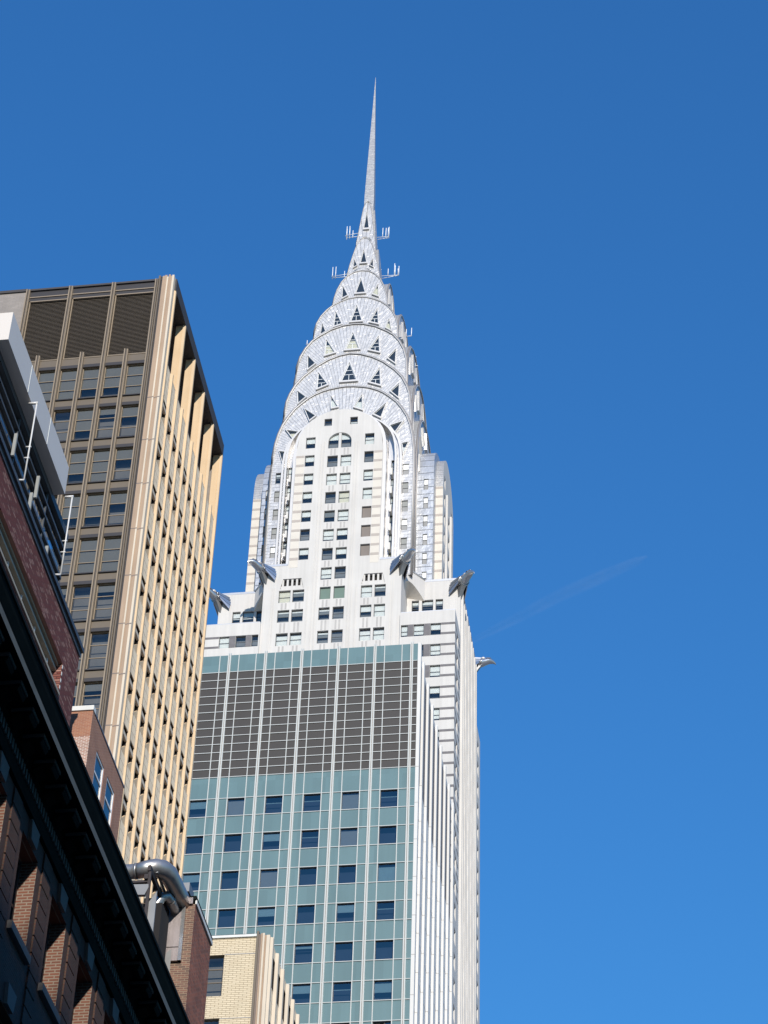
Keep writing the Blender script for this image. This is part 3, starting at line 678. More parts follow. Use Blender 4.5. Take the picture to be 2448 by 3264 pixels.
# ---- steel shoulders of the side arms, between the crown and the striped panel
SH = [(u * 8.4 / 6.05, z + .15) for u, z in S_PROF]
for sgn, xe in ((1, 12.34), (-1, 11.8)):
    mb = MB(); xa = 9.2
    full = [(-u, z) for u, z in SH[::-1]] + SH[1:]; full = [(-8.4, 200.7)] + full + [(8.4, 200.7)]
    for (ua, za), (ub, zb2) in zip(full[1:], full[2:]):
        mb.poly([(XC + sgn * xa, YC + ua, za), (XC + sgn * xe, YC + ua, za), (XC + sgn * xe, YC + ub, zb2), (XC + sgn * xa, YC + ub, zb2)], 'steel_flank', True)
    fl = Fr((XC, YC - 8.4, 0), X_, -Y_); hh = []
    for zt in stop[1:]:
        c0, c1 = (10.95, 11.58) if sgn > 0 else (-11.3, -10.7)
        hh.append((c0, c1, zt - 2.45, zt - .45, .2)); wins.append((fl, c0, c1, zt - 2.45, zt - .45, .2, {'blind': [('w', .5, 1.0)] if sgn > 0 else None, 'fw': .045}))
    wall(mb, fl, *sorted((sgn * xa, sgn * xe)), 200.7, SH[-1][1], hh, 'steel_flank')
    fe = Fr((XC + sgn * xe, YC, 0), Y_, X_ * sgn); wall(mb, fe, -8.4, 8.4, 200.7, 229, [], 'steel_flank', top=interp(SH), us=[u for u, _ in full[1:-1]])
    mb.build('steel_shoulder', tower, org=(XC, YC, 200))
# ---- windows
random.seed(5)
def vis_key(w): return 0
for k, (fr, u0, u1, z0, z1, d, kw) in enumerate(wins):
    if k < 99: window(tower, fr, u0, u1, z0, z1, d, **kw)
rest = wins[99:]
if rest:
    mb = MB()
    for (fr, u0, u1, z0, z1, d, kw) in rest:
        fr.box(mb, u0, u1, z0, z1, -d - .05, -d, 'room')
        fr.box(mb, u0 + .05, u1 - .05, (z0 + z1) / 2 + .03, z1 - .05, -d, -d + .02, 'blind_white' if random.random() < .7 else 'blind_grey')
        fr.box(mb, u0, u1, (z0 + z1) / 2 - .03, (z0 + z1) / 2 + .03, -d, -d + .05, 'sash')
        fr.box(mb, u0, u0 + .05, z0, z1, -d, -d + .04, 'sash'); fr.box(mb, u1 - .05, u1, z0, z1, -d, -d + .04, 'sash')
    mb.build('window', tower, kind='stuff')
# ---- eagle gargoyles
def eagle(cx, cy, ang, z=200.05):
    """eagle head of chromed steel reaching out from a corner along heading ang"""
    f = V((math.cos(ang), math.sin(ang), 0)); sd = V((-math.sin(ang), math.cos(ang), 0)); o = V((cx, cy, z))
    P = lambda a, b, c: o + f * a + sd * b + V((0, 0, c))
    def ring(a, zc, w, h, tilt=0.0, n=10): return [P(a + tilt * math.sin(2 * math.pi * j / n), w * math.cos(2 * math.pi * j / n), zc + h * math.sin(2 * math.pi * j / n)) for j in range(n)]
    mb = MB()
    mb.loft([ring(-2.2, .05, .62, .50), ring(-.8, .05, .72, .60), ring(.3, .0, .70, .66, -.1), ring(.95, .06, .60, .58, -.15), ring(1.35, .25, .54, .50, -.15), ring(1.75, .42, .52, .46, -.1), ring(2.1, .48, .46, .40), ring(2.4, .42, .32, .32), ring(2.65, .30, .20, .24), ring(2.85, .10, .10, .16), ring(2.9, -.08, .03, .06)], 'steel_chrome')
    for q in (.55, .75, .95):
        mb.tube([P(q - .12 + .1 * math.sin(a), .74 * math.cos(a), .02 + .70 * math.sin(a)) for a in [2 * math.pi * j / 16 for j in range(17)]], .07, 'steel_chrome', n=5)
    # corbel under the breast
    mb.loft([[P(a, w, c) for a, w in ((.95 - k * .42, .36 - .05 * k), (.95 - k * .42, -.36 + .05 * k), (-.6, -.36 + .05 * k), (-.6, .36 - .05 * k))] for k, c in ((0, -.35), (.6, -.75), (1.3, -1.2), (2.0, -1.8), (2.5, -2.3))], 'grey_steel', smooth=False)
    # pale bulb at the nape, standing in for the highlight on the collar
    mb.loft([ring(.75, .62, .30, .10), ring(.95, .74, .42, .22), ring(1.2, .78, .42, .24), ring(1.4, .72, .30, .16)], 'steel_trim')
    b = mb.build('eagle_gargoyle', tower, org=tuple(o))
    for s_ in (-1, 1):
        m = MB()   # feathered wing laid back along the parapet
        for k in range(6):
            z0, z1 = .42 - k * .17, .42 - k * .17 - .13; y0, y1 = .20 - k * .38, .20 - k * .38 - .29
            a0 = .78 - .07 * k; a1 = -1.35 + .10 * k; w0 = .70; w1 = .92 + .05 * k
            q = [P(a0, s_ * w0, z0), P(a1, s_ * w1, y0), P(a1, s_ * w1, y1), P(a0, s_ * w0, z1)]
            nrm = (sd * s_ * (.10 + .03 * (k % 2)))
            m.loft([[p for p in q], [p + nrm for p in q]], 'steel_chrome', smooth=False)
        q = [P(.72, s_ * .64, .40), P(-1.30, s_ * .86, .18), P(-.85, s_ * 1.1, -2.0), P(.35, s_ * .64, -.62)]
        m.loft([q, [p + sd * s_ * .06 for p in q]], 'dark_steel', smooth=False)
        m.build('wing', b)
    m = MB()
    for s_ in (-1, 1):
        m.loft([ring2 for ring2 in [[P(1.85 + .10 * math.cos(2 * math.pi * j / 8), s_ * (.44 + dd), .62 + .10 * math.sin(2 * math.pi * j / 8)) for j in range(8)] for dd in (0, .08)]], 'sash', smooth=False)
    m.build('eye', b)
    m = MB(); m.loft([[P(1.5, .34, .78), P(1.5, -.34, .78), P(2.2, -.26, .86), P(2.2, .26, .86)], [P(1.5, .30, .92), P(1.5, -.30, .92), P(2.15, -.2, .96), P(2.15, .2, .96)]], 'steel_chrome', smooth=False); m.build('brow', b)
for sx_, sy_, ang in ((9.15, -14.45, -45), (-9.15, -14.45, -135), (16.3, -9.15, -45), (-16.3, -9.15, -135), (16.3, 8.4, 12)):
    eagle(XC + sx_, YC + sy_, R(ang))
# ---- aerials on the crown
def rack(bars, masts):
    mb = MB()
    for a, b in bars: mb.tube([(XC + a[0], YC + a[2], a[1]), (XC + b[0], YC + b[2], b[1])], .05, 'antenna', n=5)
    for u, z0, z1, y in masts: mb.tube([(XC + u, YC + y, z0), (XC + u + .02, YC + y, z1)], .065, 'antenna', n=6)
    mb.build('aerial_rack', tower)
rack([((-3.5, 279.7, 0), (-1.4, 279.7, 0)), ((-3.5, 279.3, -.8), (-1.4, 279.6, -.8)), ((-3.5, 279.7, 0), (-3.5, 279.3, -.8))], [(-3.45, 279.2, 281.7, 0), (-3.35, 279.1, 281.5, -.7), (-3.0, 279.4, 281.9, 0), (-2.9, 279.2, 281.5, -.7), (-2.5, 279.5, 281.2, 0)])
rack([((3.3, 279.05, 0), (1.4, 279.15, 0)), ((3.3, 279.6, .7), (1.4, 279.4, .7)), ((3.3, 279.05, 0), (3.3, 279.6, .7))], [(2.3, 279.1, 281.2, 0), (2.7, 279.5, 281.9, .7), (2.8, 279.1, 280.6, 0), (3.05, 279.5, 281.9, .7), (3.28, 279.05, 281.3, 0)])
rack([((-5.4, 270.7, 0), (-2.2, 270.7, 0)), ((-5.3, 270.15, -.8), (-2.2, 270.5, -.8)), ((-5.4, 270.7, 0), (-5.3, 270.15, -.8))], [(-5.4, 270.4, 273.1, 0), (-5.25, 270.1, 271.6, -.7), (-4.9, 270.4, 273.0, 0), (-4.8, 270.2, 272.6, -.5), (-3.5, 270.6, 272.0, 0)])
rack([((5.1, 270.1, 0), (2.4, 270.2, 0)), ((5.0, 270.9, .8), (2.4, 270.5, .8)), ((5.1, 270.1, 0), (5.0, 270.9, .8))], [(4.35, 270.3, 273.1, .3), (4.5, 270.2, 272.3, 0), (4.85, 270.7, 272.3, .7), (5.08, 270.1, 272.1, 0), (3.4, 270.3, 271.7, 0)])
rack([((6.5, 256.5, 0), (7.4, 256.5, 0))], [(6.55, 256.45, 258.0, 0), (7.35, 256.45, 258.2, 0)])
rack([((8.0, 250.1, 0), (8.5, 250.1, 0))], [(8.1, 250.0, 252.1, 0)])
rack([((-8.9, 256.5, 0), (-8.3, 256.5, 0))], [(-8.7, 256.4, 257.3, 0)])

# ================================================================== GREEN GLASS OFFICE BLOCK
KA = 1.6737; YA = 167.37; XA = -23.85
zA = lambda v: (v - 1.7) * KA + 1.7
glass = thing('office_block', 'teal glass curtain wall block with brown louvre band and white side fins', 'office block', (XA, YA, 0))
FA = Fr((0, YA, 0), X_, -Y_); RA = Fr((XA, 0, 0), Y_, X_)
xm = [-24.386 - 3.331 * j for j in range(9)]; XL = xm[-1] - 0.5
zt, zl1, zl0 = zA(79.38), zA(78.23), zA(71.40)
rows = [(zA(70.07 - 2.2 * n), zA(70.07 - 2.2 * n - 1.1)) for n in range(7)]
mb = MB(); holes = []
cols = []
for j in range(8):
    a, b = xm[j + 1] + 0.90, xm[j] - 0.93; cols.append((a, b))
    for zt_, zb_ in rows: holes.append((a, b, zb_, zt_, 0.16))
wall(mb, FA, XL, XA, 0, zl0, holes, 'teal_panel', rmat='white_aluminium')
wall(mb, FA, XL, XA, zl1, zt, [], 'teal_panel')
mb.poly([(XL, YA, 0), (XL, YA + 25.5, 0), (XL, YA + 25.5, zt), (XL, YA, zt)], 'teal_panel')
mb.poly([(XL, YA + 25.5, 0), (XA, YA + 25.5, 0), (XA, YA + 25.5, zt), (XL, YA + 25.5, zt)], 'fin_white')
mb.poly([(XL, YA, zt), (XA, YA, zt), (XA, YA + 25.5, zt), (XL, YA + 25.5, zt)], 'roof_dark')
wall(mb, RA, YA, YA + 25.5, 0, zl0, [], 'fin_white')
mb.box((XL + .3, YA + 0.75, .2), (XA - .3, YA + 25, zl0 - .2), 'room_blue')
mb.build('wall', glass)
mb = MB()
wall(mb, FA, XL, XA, zl0, zl1, [], 'louver_brown'); wall(mb, RA, YA, YA + 25.5, zl0, zt - 0.6, [], 'grey_brick'); wall(mb, RA, YA, YA + 25.5, zt - 0.6, zt, [], 'fin_white')
mb.build('louvre', glass)
# mullions: a paired one between bays, single ones within
for x in xm:
    mb = MB()
    for o_ in (-0.085, 0.085): FA.box(mb, x + o_ - .05, x + o_ + .05, 0, zt + .15, 0.0, 0.16, 'white_aluminium')
    FA.box(mb, x - .03, x + .03, 0, zt, 0.0, 0.06, 'fin_joint')
    mb.build('mullion', glass)
for a, b in cols:
    for x in (a - .04, b + .04):
        mb = MB(); FA.box(mb, x - .035, x + .035, 0, zt, 0.0, 0.09, 'white_aluminium'); mb.build('mullion', glass)
zz = [zl1 - (zl1 - zl0) / 13 * k for k in range(14)]
for n in range(8): zz += [zA(70.07 - 2.2 * n), zA(70.07 - 2.2 * n - 1.1)]
for z in zz:
    w_ = .03; mb = MB(); FA.box(mb, XL, XA - .02, z - w_, z + w_, 0.0, 0.065, 'white_aluminium'); mb.build('transom', glass)
# windows of the middle panels
random.seed(11)
types = [None, None, None, [('t', .80, .92)], [('t', .02, .85)], [('t', .42, .9)], [('t', .3, .75)], [('t', .62, .68)], [('g', .04, .9)], [('t', .55, .95)]]
for (zt_, zb_) in rows:
    for (a, b) in cols[:7]:
        window(glass, FA, a + .01, b - .01, zb_ + .045, zt_ - .045, 0.13, blind=random.choice(types), pane='pane_blue', bars=(), sash='grey_frame', room='room_blue', fw=.03)
# white fins along the side wall
for k in range(9):
    y = YA + (0.0 if k == 0 else 3.27 * k - 0.35)
    mb = MB(); RA.box(mb, y, y + 0.42, 0, zt + 0.1, 0.0, 0.21 if k else 0.30, 'fin_white')
    o = mb.build('fin', glass)
    m2 = MB()
    for n in range(30):
        z = zA(71.40 - 2.2 * n)
        if z > 40: RA.box(m2, y - .004, y + .426, z - .025, z + .025, 0.0, 0.214 if k else .304, 'fin_joint')
    m2.build('joint', o)
    if k < 8:
        m3 = MB()
        for n in range(30):
            z = zA(71.40 - 2.2 * n)
            if z > 40: RA.box(m3, y + .44, YA + 3.27 * (k + 1) - .37, z - .03, z + .03, 0.0, 0.012, 'fin_joint')
        m3.build('panel_joint', glass)
# ================================================================== BRONZE AND CREAM TOWER
YT = 109.0; XT = -32.75; ZT = 119.05; DT = 17.0
bron = thing('tower_block', 'tall slab with dark bronze window front and cream lattice side, left of the white skyscraper', 'tower block', (XT, YT, 0))
FT_ = Fr((0, YT, 0), X_, -Y_); RT = Fr((XT - 0.17, 0, 0), Y_, X_)
sill = [108.45 - 3.75 * n for n in range(20)]
mull = [-34.09 - 1.511 * k for k in range(12)]     # centre lines, right to left
XB = -43.25
mb = MB(); holes = []
cells = []
for n, zs_ in enumerate(sill):
    for k in range(6):
        a, b = mull[k + 1] + .14, mull[k] - .14
        a = max(a, XB + .1)
        if b - a < .4: continue
        holes.append((a, b, zs_, zs_ + 2.88, 0.22)); cells.append((n, k, a, b, zs_))
wall(mb, FT_, XB, XT - 0.95, 0, 112.2, holes, 'bronze')
wall(mb, FT_, XB, XT - 0.95, 118.12, ZT, [], 'bronze_dark')
wall(mb, FT_, XB - 14, XB, 0, ZT + .05, [], 'grey_tan_brick')
mb.box((XB - 14, YT - .1, ZT + .02), (XB, YT + .5, ZT + .25), 'roof_dark'); mb.box((XB, YT - .12, ZT), (XT - .95, YT + .5, ZT + .16), 'roof_dark')
mb.poly([(XB - 14, YT, ZT), (XT - .35, YT, ZT), (XT - .35, YT + DT, ZT), (XB - 14, YT + DT, ZT)], 'roof_dark')
mb.poly([(XB - 14, YT + DT, 0), (XT - .35, YT + DT, 0), (XT - .35, YT + DT, ZT), (XB - 14, YT + DT, ZT)], 'grey_tan_brick')
mb.poly([(XB - 14, YT, 0), (XB - 14, YT + DT, 0), (XB - 14, YT + DT, ZT), (XB - 14, YT, ZT)], 'grey_tan_brick')
mb.box((XB + .3, YT + 1.2, .3), (XT - 1.6, YT + DT - .3, 112), 'room')
mb.build('wall', bron)
# louvre bay under the roof
longm = [k for k in range(12) if k % 2 == 0]
for k in range(0, 6, 2):
    b = mull[k] - .16; a = max(mull[k + 2] + .16, XB + .12)
    m2 = MB(); FT_.box(m2, a, b, 112.2, 118.12, -0.5, -0.45, 'opening_dark')
    n = 46
    for q in range(n):
        z = 112.35 + (118.0 - 112.35) * q / (n - 1)
        m2.poly([FT_.p(a, z, -.10), FT_.p(b, z, -.10), FT_.p(b, z + .05, -.19), FT_.p(a, z + .05, -.19)], 'bronze_dark')
        m2.poly([FT_.p(a, z, -.10), FT_.p(b, z, -.10), FT_.p(b, z - .03, -.10), FT_.p(a, z - .03, -.10)], 'bronze')
    FT_.box(m2, a - .02, a + .05, 112.2, 118.12, -.2, -.05, 'bronze_light'); FT_.box(m2, a + .05, b, 118.02, 118.1, -.2, .02, 'bronze_light'); FT_.box(m2, a + .05, b, 112.2, 112.27, -.2, .03, 'bronze_light')
    m2.build('louvre', bron)
mb = MB(); FT_.box(mb, XB + .1, XT - 1.25, 118.40, 118.48, 0, .06, 'bronze_light'); mb.build('roof_trim', bron)
# mullions
for k in range(7):
    x = mull[k]; top = ZT + .05 if k % 2 == 0 else 112.55
    if x < XB - .1: continue
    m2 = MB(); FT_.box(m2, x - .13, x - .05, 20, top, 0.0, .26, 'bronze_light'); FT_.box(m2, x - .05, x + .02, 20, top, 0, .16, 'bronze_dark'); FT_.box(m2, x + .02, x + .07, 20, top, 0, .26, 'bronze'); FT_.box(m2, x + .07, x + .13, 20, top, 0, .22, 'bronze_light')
    m2.build('mullion', bron)
def sill_bits(mb, a, b, zs_):
    FT_.box(mb, a, b, zs_ - .08, zs_, 0, .10, 'bronze_dark'); FT_.box(mb, a, b, zs_ + 2.88, zs_ + 3.14, 0, .015, 'bronze_dark')
mb = MB()
for c in [c for c in cells if c[0] < 11][96:] + [c for c in cells if 11 <= c[0] < 16]: sill_bits(mb, c[2], c[3], c[4])
mb.build('sill', bron, kind='stuff')
random.seed(3)
vis = [c for c in cells if c[0] < 11][:96]
for (n, k, a, b, zs_) in vis:
    bl = random.choice([None, [('g', .03, 1.0)], [('g', .03, 1.0)], [('g', .66, 1.0)], [('g', .35, 1.0)], [('g', .8, 1.0)]])
    o = window(bron, FT_, a, b, zs_, zs_ + 2.88, 0.18, blind=bl, pane='pane_bronze', bars=(.333, .667), sash='bronze_light', fw=.045)
    mb = MB(); sill_bits(mb, a, b, zs_); mb.build('sill', o)
# corner pilaster: stepped vertical mouldings with floor joints
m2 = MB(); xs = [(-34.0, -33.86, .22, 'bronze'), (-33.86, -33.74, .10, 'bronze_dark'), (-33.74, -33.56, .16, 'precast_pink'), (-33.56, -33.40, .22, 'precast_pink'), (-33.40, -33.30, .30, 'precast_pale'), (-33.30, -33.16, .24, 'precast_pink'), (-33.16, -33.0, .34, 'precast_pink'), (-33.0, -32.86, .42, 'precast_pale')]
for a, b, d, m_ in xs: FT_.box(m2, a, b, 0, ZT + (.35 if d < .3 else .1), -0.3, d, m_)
m2.build('corner_pilaster', bron)
m2 = MB()
for n, zs_ in enumerate(sill[:16]):
    for i, (a, b, d, m_) in enumerate(xs[2:]): FT_.box(m2, a + .003, b - .003, zs_ - .55 - .05 * i, zs_ - .47 - .05 * i, 0, d + .006, 'precast_joint')
m2.build('floor_joint', bron)
# lattice side wall
PITCH = 1.675; y0 = YT + 0.15
mb = MB(); holes = []
nb = 10
tops = 111.75
for k in range(nb):
    a, b = y0 + PITCH * k + .17, y0 + PITCH * (k + 1) - .17
    for n in range(18):
        z = 108.66 - 3.75 * n; holes.append((a, b, z - 1.80, z, 0.55))
wall(mb, RT, YT, YT + DT, 20, tops, holes, 'pale_panel', rmat='opening_dark')  # reveals coloured near black in place of shade inside the openings
RT.box(mb, YT, YT + DT, tops, ZT - 1.0, -1.4, -1.3, 'bronze_dark'); RT.box(mb, YT, YT + DT, ZT - 1.0, ZT + .1, -1.4, .17, 'roof_dark')
RT.box(mb, YT, YT + DT, tops - .02, tops + .02, -1.4, 0.0, 'precast')
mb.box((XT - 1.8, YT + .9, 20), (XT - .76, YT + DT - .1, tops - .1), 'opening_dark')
mb.build('side_wall', bron)
mb = MB()
for k in range(nb):
    a, b = y0 + PITCH * k + .17, y0 + PITCH * (k + 1) - .17
    for n in range(18):
        z = 108.66 - 3.75 * n
        RT.box(mb, a, b, z - .68, z - .40, -.12, .03, 'precast_pale')
        mb.poly([RT.p(a, z - 3.74, .004), RT.p(b, z - 3.74, .05), RT.p(b, z - 1.81, .05), RT.p(a, z - 1.81, .004)], 'pale_panel'); mb.poly([RT.p(a, z - 1.81, .004), RT.p(b, z - 1.81, .05), RT.p(b, z - 1.81, 0)], 'precast'); mb.poly([RT.p(a, z - 3.74, .004), RT.p(b, z - 3.74, .05), RT.p(b, z - 3.74, 0)], 'precast')
        mb.poly([RT.p(b, z - 1.80, 0), RT.p(b, z - .95, 0), RT.p(a + (b - a) * .25, z - 1.80, 0)], 'precast')
        mb.poly([RT.p(a + (b - a) * .25, z - 1.80, 0), RT.p(b, z - .95, 0), RT.p(b, z - .95, -.12), RT.p(a + (b - a) * .25, z - 1.80, -.12)], 'precast')
mb.build('hood', bron, kind='stuff')
for k in range(nb + 1):
    y = y0 + PITCH * k; longf = k % 2 == 0
    m2 = MB(); top = ZT - 1.0 if longf else tops + .02
    wd = .17
    rings = [[RT.p(y - wd, z, 0), RT.p(y - wd * .55, z, .17), RT.p(y + wd * .55, z, .17), RT.p(y + wd, z, 0)] for z in (20, top)]
    m2.loft(rings, 'precast', smooth=False)
    if longf: RT.box(m2, y - .10, y + .12, tops, ZT - 1.0, -.50, -.01, 'precast')
    o = m2.build('fin', bron)
    m3 = MB()
    for n in range(18):
        z = 108.2 - 3.75 * n - (1.87 if k % 2 else 0); RT.box(m3, y - wd * .6, y + wd * .6, z - .02, z + .02, .1, .174, 'precast_joint')
    m3.build('joint', o)
# ================================================================== LOW YELLOW WING
yw = thing('brick_wing', 'low yellow brick wing with cream ribbed side, in front of the teal glass block', 'building', (-24, YT, 0))
YR = 67.15; XY = -22.95
FY = Fr((0, 108.9, 0), X_, -Y_); RY = Fr((XY - .17, 0, 0), Y_, X_)
mb = MB(); hs = [(-28.2, -25.57, 63.66, 66.13, .25), (-28.2, -25.57, 59.9, 62.36, .25), (-28.2, -25.57, 56.1, 58.6, .25)]
wall(mb, FY, -36, -23.86, 0, YR, hs, 'yellow_brick')
mb.poly([(-36, 108.9, YR), (XY - .35, 108.9, YR), (XY - .35, 126, YR), (-36, 126, YR)], 'roof_dark')
mb.poly([(-36, 126, 0), (XY - .35, 126, 0), (XY - .35, 126, YR), (-36, 126, YR)], 'yellow_brick')
mb.build('wall', yw)
mb = MB(); FY.box(mb, -36, -23.84, YR - .02, YR + .12, -.3, .10, 'white_coping'); mb.build('coping', yw)
mb = MB(); FY.box(mb, -25.56, -23.87, 66.11, 66.16, 0, .02, 'fin_joint'); FY.box(mb, -25.56, -23.87, 62.3, 62.34, 0, .02, 'fin_joint'); mb.build('brick_joint', yw)
for h in hs[:2]: window(yw, FY, h[0], h[1], h[2], h[3], .2, bars=(.36, .68), sash='bronze', pane='pane_bronze', fw=.06)
m2 = MB(); xs = [(-23.86, -23.74, .16, 'bronze'), (-23.74, -23.62, .06, 'precast_joint'), (-23.62, -23.5, .16, 'precast_pink'), (-23.5, -23.4, .26, 'precast_pale'), (-23.4, -23.28, .20, 'precast_pink'), (-23.28, -23.1, .30, 'precast_pale')]
for i, (a, b, d, m_) in enumerate(xs): FY.box(m2, a, b, 0, YR + (.25, .1, .1, .05, -.05, -.1)[i], -.3, d, m_)
m2.build('corner_pilaster', yw)
mb = MB(); holes = []
for k in range(10):
    a, b = 109.05 + PITCH * k + .17, 109.05 + PITCH * (k + 1) - .17
    for n in range(8): z = 66.4 - 3.75 * n; holes.append((a, b, z - 1.8, z, .5))
wall(mb, RY, 108.9, 126, 20, YR - .1, holes, 'pale_panel', rmat='opening_dark')  # black reveals paint in the openings' shade here too
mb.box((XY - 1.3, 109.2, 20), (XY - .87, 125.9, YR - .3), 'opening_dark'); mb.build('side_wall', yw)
for k in range(11):
    y = 108.95 + PITCH * k; m2 = MB()
    rings = [[RY.p(y - .2, z, 0), RY.p(y - .13, z, .17), RY.p(y + .13, z, .17), RY.p(y + .2, z, 0)] for z in (20, YR - .15)]
    m2.loft(rings, 'precast_pale', smooth=False); m2.build('fin', yw)
m2 = MB()
for z in (67.36, 67.62): m2.tube([(-35, 109.4, z), (-24.15, 109.4, z)] + ([(-23.95, 109.4, z - .22)] if z > 67.5 else []), .03, 'dark_steel', n=6)
for x in (-34, -30.5, -27.5, -25.3, -24.15): m2.tube([(x, 109.4, 67.1), (x, 109.4, 67.62)], .03, 'dark_steel', n=6)
m2.build('railing', yw)
# ================================================================== SPECKLED BRICK HOUSE WITH GREY ROOF STOREY
XRD = -24.0
red = thing('apartment_building', 'speckled red brick building with a glazed roof storey under a pale grey band, far left', 'building', (XRD, 60, 0))
RR = Fr((XRD, 0, 0), Y_, X_); FR_ = Fr((0, 57.4, 0), X_, -Y_)
mb = MB(); hs = [(57.9, 70.85, 55.3, 56.85, .45)]
wall(mb, RR, 57.4, 72.78, 0, 58.85, hs, 'speckled_brick', rmat='speckled_brick')
wall(mb, FR_, -45, XRD, 0, 58.85, [], 'speckled_brick')
mb.poly([(-45, 72.78, 0), (XRD, 72.78, 0), (XRD, 72.78, 58.85), (-45, 72.78, 58.85)], 'speckled_brick')
mb.poly([(-45, 57.4, 58.85), (XRD, 57.4, 58.85), (XRD, 72.78, 58.85), (-45, 72.78, 58.85)], 'roof_dark')
mb.build('wall', red)
mb = MB(); RR.box(mb, 57.3, 72.85, 58.85, 59.05, -.4, .14, 'grey_frame'); RR.box(mb, 57.3, 72.8, 58.62, 58.85, -.1, .05, 'grey_frame'); mb.build('parapet_trim', red)
mb = MB()   # quoin of pale headers on the window return
for n in range(5): RR.box(mb, 70.86, 70.95, 55.35 + .32 * n, 55.51 + .32 * n, -.3, .012, 'white_coping')
mb.build('quoin', red)
m2 = MB(); RR.box(m2, 57.9, 70.85, 55.3, 56.85, -.95, -.9, 'room')
RR.box(m2, 57.9, 70.84, 55.3, 55.42, -.42, .06, 'beige_frame'); RR.box(m2, 57.9, 70.84, 56.5, 56.62, -.42, -.22, 'beige_frame'); RR.box(m2, 57.9, 70.84, 56.74, 56.85, -.42, -.16, 'beige_frame')
o = m2.build('window', red)
m3 = MB(); m3.poly([RR.p(57.9, 55.42, -.4), RR.p(70.84, 55.42, -.4), RR.p(70.84, 56.5, -.4), RR.p(57.9, 56.5, -.4)], 'pane'); m3.build('pane', o)
for k in range(7):
    y = 70.0 - 1.95 * k; m4 = MB(); RR.box(m4, y - .05, y + .05, 55.42, 56.5, -.41, -.33, 'white_pole'); m4.build('mullion', o)
# glazed roof storey
GX = XRD - .55; RG = Fr((GX, 0, 0), Y_, X_); FG = Fr((0, 57.6, 0), X_, -Y_)
m2 = MB()
RG.box(m2, 57.6, 70.6, 59.05, 59.35, -.2, .05, 'grey_frame')
for z in (60.0, 60.95, 61.75, 62.35): RG.box(m2, 57.6, 70.62, z - .06, z + .06, -.12, .06, 'grey_frame')
RG.box(m2, 57.6, 70.62, 62.9, 63.22, -.3, .10, 'grey_frame')
for k in (0, 2, 5, 8): RG.box(m2, 70.6 - 1.45 * k - .04, 70.6 - 1.45 * k + .04, 59.35, 62.9, -.1, .03, 'grey_frame')
o = m2.build('glazing_frame', red)
m3 = MB(); m3.poly([RG.p(57.6, 59.3, -.05), RG.p(70.6, 59.3, -.05), RG.p(70.6, 63, -.05), RG.p(57.6, 63, -.05)], 'pane_blue')
m3.poly([(GX - .05, 70.6, 59.3), (GX - 3.5, 70.6, 59.3), (GX - 3.5, 70.6, 63), (GX - .05, 70.6, 63)], 'pane_blue'); m3.build('pane', o)
mb = MB(); mb.box((GX - 9, 57.9, 59.1), (GX - 3.2, 68.0, 62.9), 'room_blue'); RG.box(mb, 57.7, 68, 59.1, 59.3, -3, -.2, 'concrete'); mb.build('interior', red)
mb = MB(); mb.box((XRD - 12, 59.4, 63.22), (XRD, 68.15, 64.64), 'white_panel'); mb.build('roof_band', red)
mb = MB()
for y in (62.28, 65.22): RR.box(mb, y - .03, y + .03, 63.23, 64.64, 0, .012, 'white_coping')
mb.build('panel_joint', red)
for y, zb_, zt_ in ((62.75, 59.2, 63.15), (68.35, 59.25, 63.3)):
    m2 = MB(); xx = XRD + .25; m2.tube([(xx, y, zb_), (xx, y, zt_)], .032, 'white_pole', n=8)
    m2.tube([(xx, y, zb_), (XRD + .02, y - .05, zb_ - .02)], .04, 'white_pole', n=6)
    m2.tube([(xx + .05, y, zt_ - .05), (XRD - .06, y, zt_ - .05)], .055, 'white_pole', n=8)
    for q in (.28, .42): m2.tube([(xx + .06, y, zb_ + (zt_ - zb_) * q), (xx - .14, y, zb_ + (zt_ - zb_) * q)], .035, 'white_pole', n=6)
    m2.build('pole', red)
for y, zb_, zt_ in ((63.2, 58.6, 60.0), (65.55, 59.3, 61.05), (68.2, 59.0, 60.6), (60.4, 58.9, 60.2), (62.9, 60.6, 61.7), (66.0, 61.2, 62.3)):
    m2 = MB(); RG.box(m2, y - .05, y + .05, zb_, zt_, .08, .2, 'blind_grey'); m2.build('bracket', red)
# ================================================================== ORANGE BRICK BULKHEAD
p1 = thing('brick_bulkhead', 'orange brick stair bulkhead with pale stone cap and two windows, below the bronze tower', 'building', (XRD, 75.5, 0))
FB = Fr((0, 75.5, 0), X_, -Y_); RB = Fr((XRD, 0, 0), Y_, X_)
mb = MB(); hs = [(76.68, 78.0, 55.0, 56.83, .10), (78.57, 79.88, 55.0, 56.86, .10)]
wall(mb, FB, -29, XRD, 56.72, 58.0, [], 'orange_brick'); wall(mb, FB, -29, XRD, 0, 56.72, [], 'pointed_brick')
wall(mb, RB, 75.5, 81.1, 0, 58.0, hs, 'brown_brick' if False else 'orange_brick')
mb.poly([(-29, 81.1, 0), (XRD, 81.1, 0), (XRD, 81.1, 58), (-29, 81.1, 58)], 'orange_brick')
mb.poly([(-29, 75.5, 58), (XRD, 75.5, 58), (XRD, 81.1, 58), (-29, 81.1, 58)], 'roof_dark'); mb.build('wall', p1)
mb = MB(); FB.box(mb, -29, XRD + .03, 57.98, 58.2, -.3, .06, 'white_coping'); RB.box(mb, 75.8, 81.15, 57.99, 58.06, -.3, .03, 'flashing'); mb.build('cap', p1)
for h in hs: window(p1, RB, h[0], h[1], h[2], h[3], .08, bars=(.5,), sash='white_sash', pane='pane_blue', fw=.09)
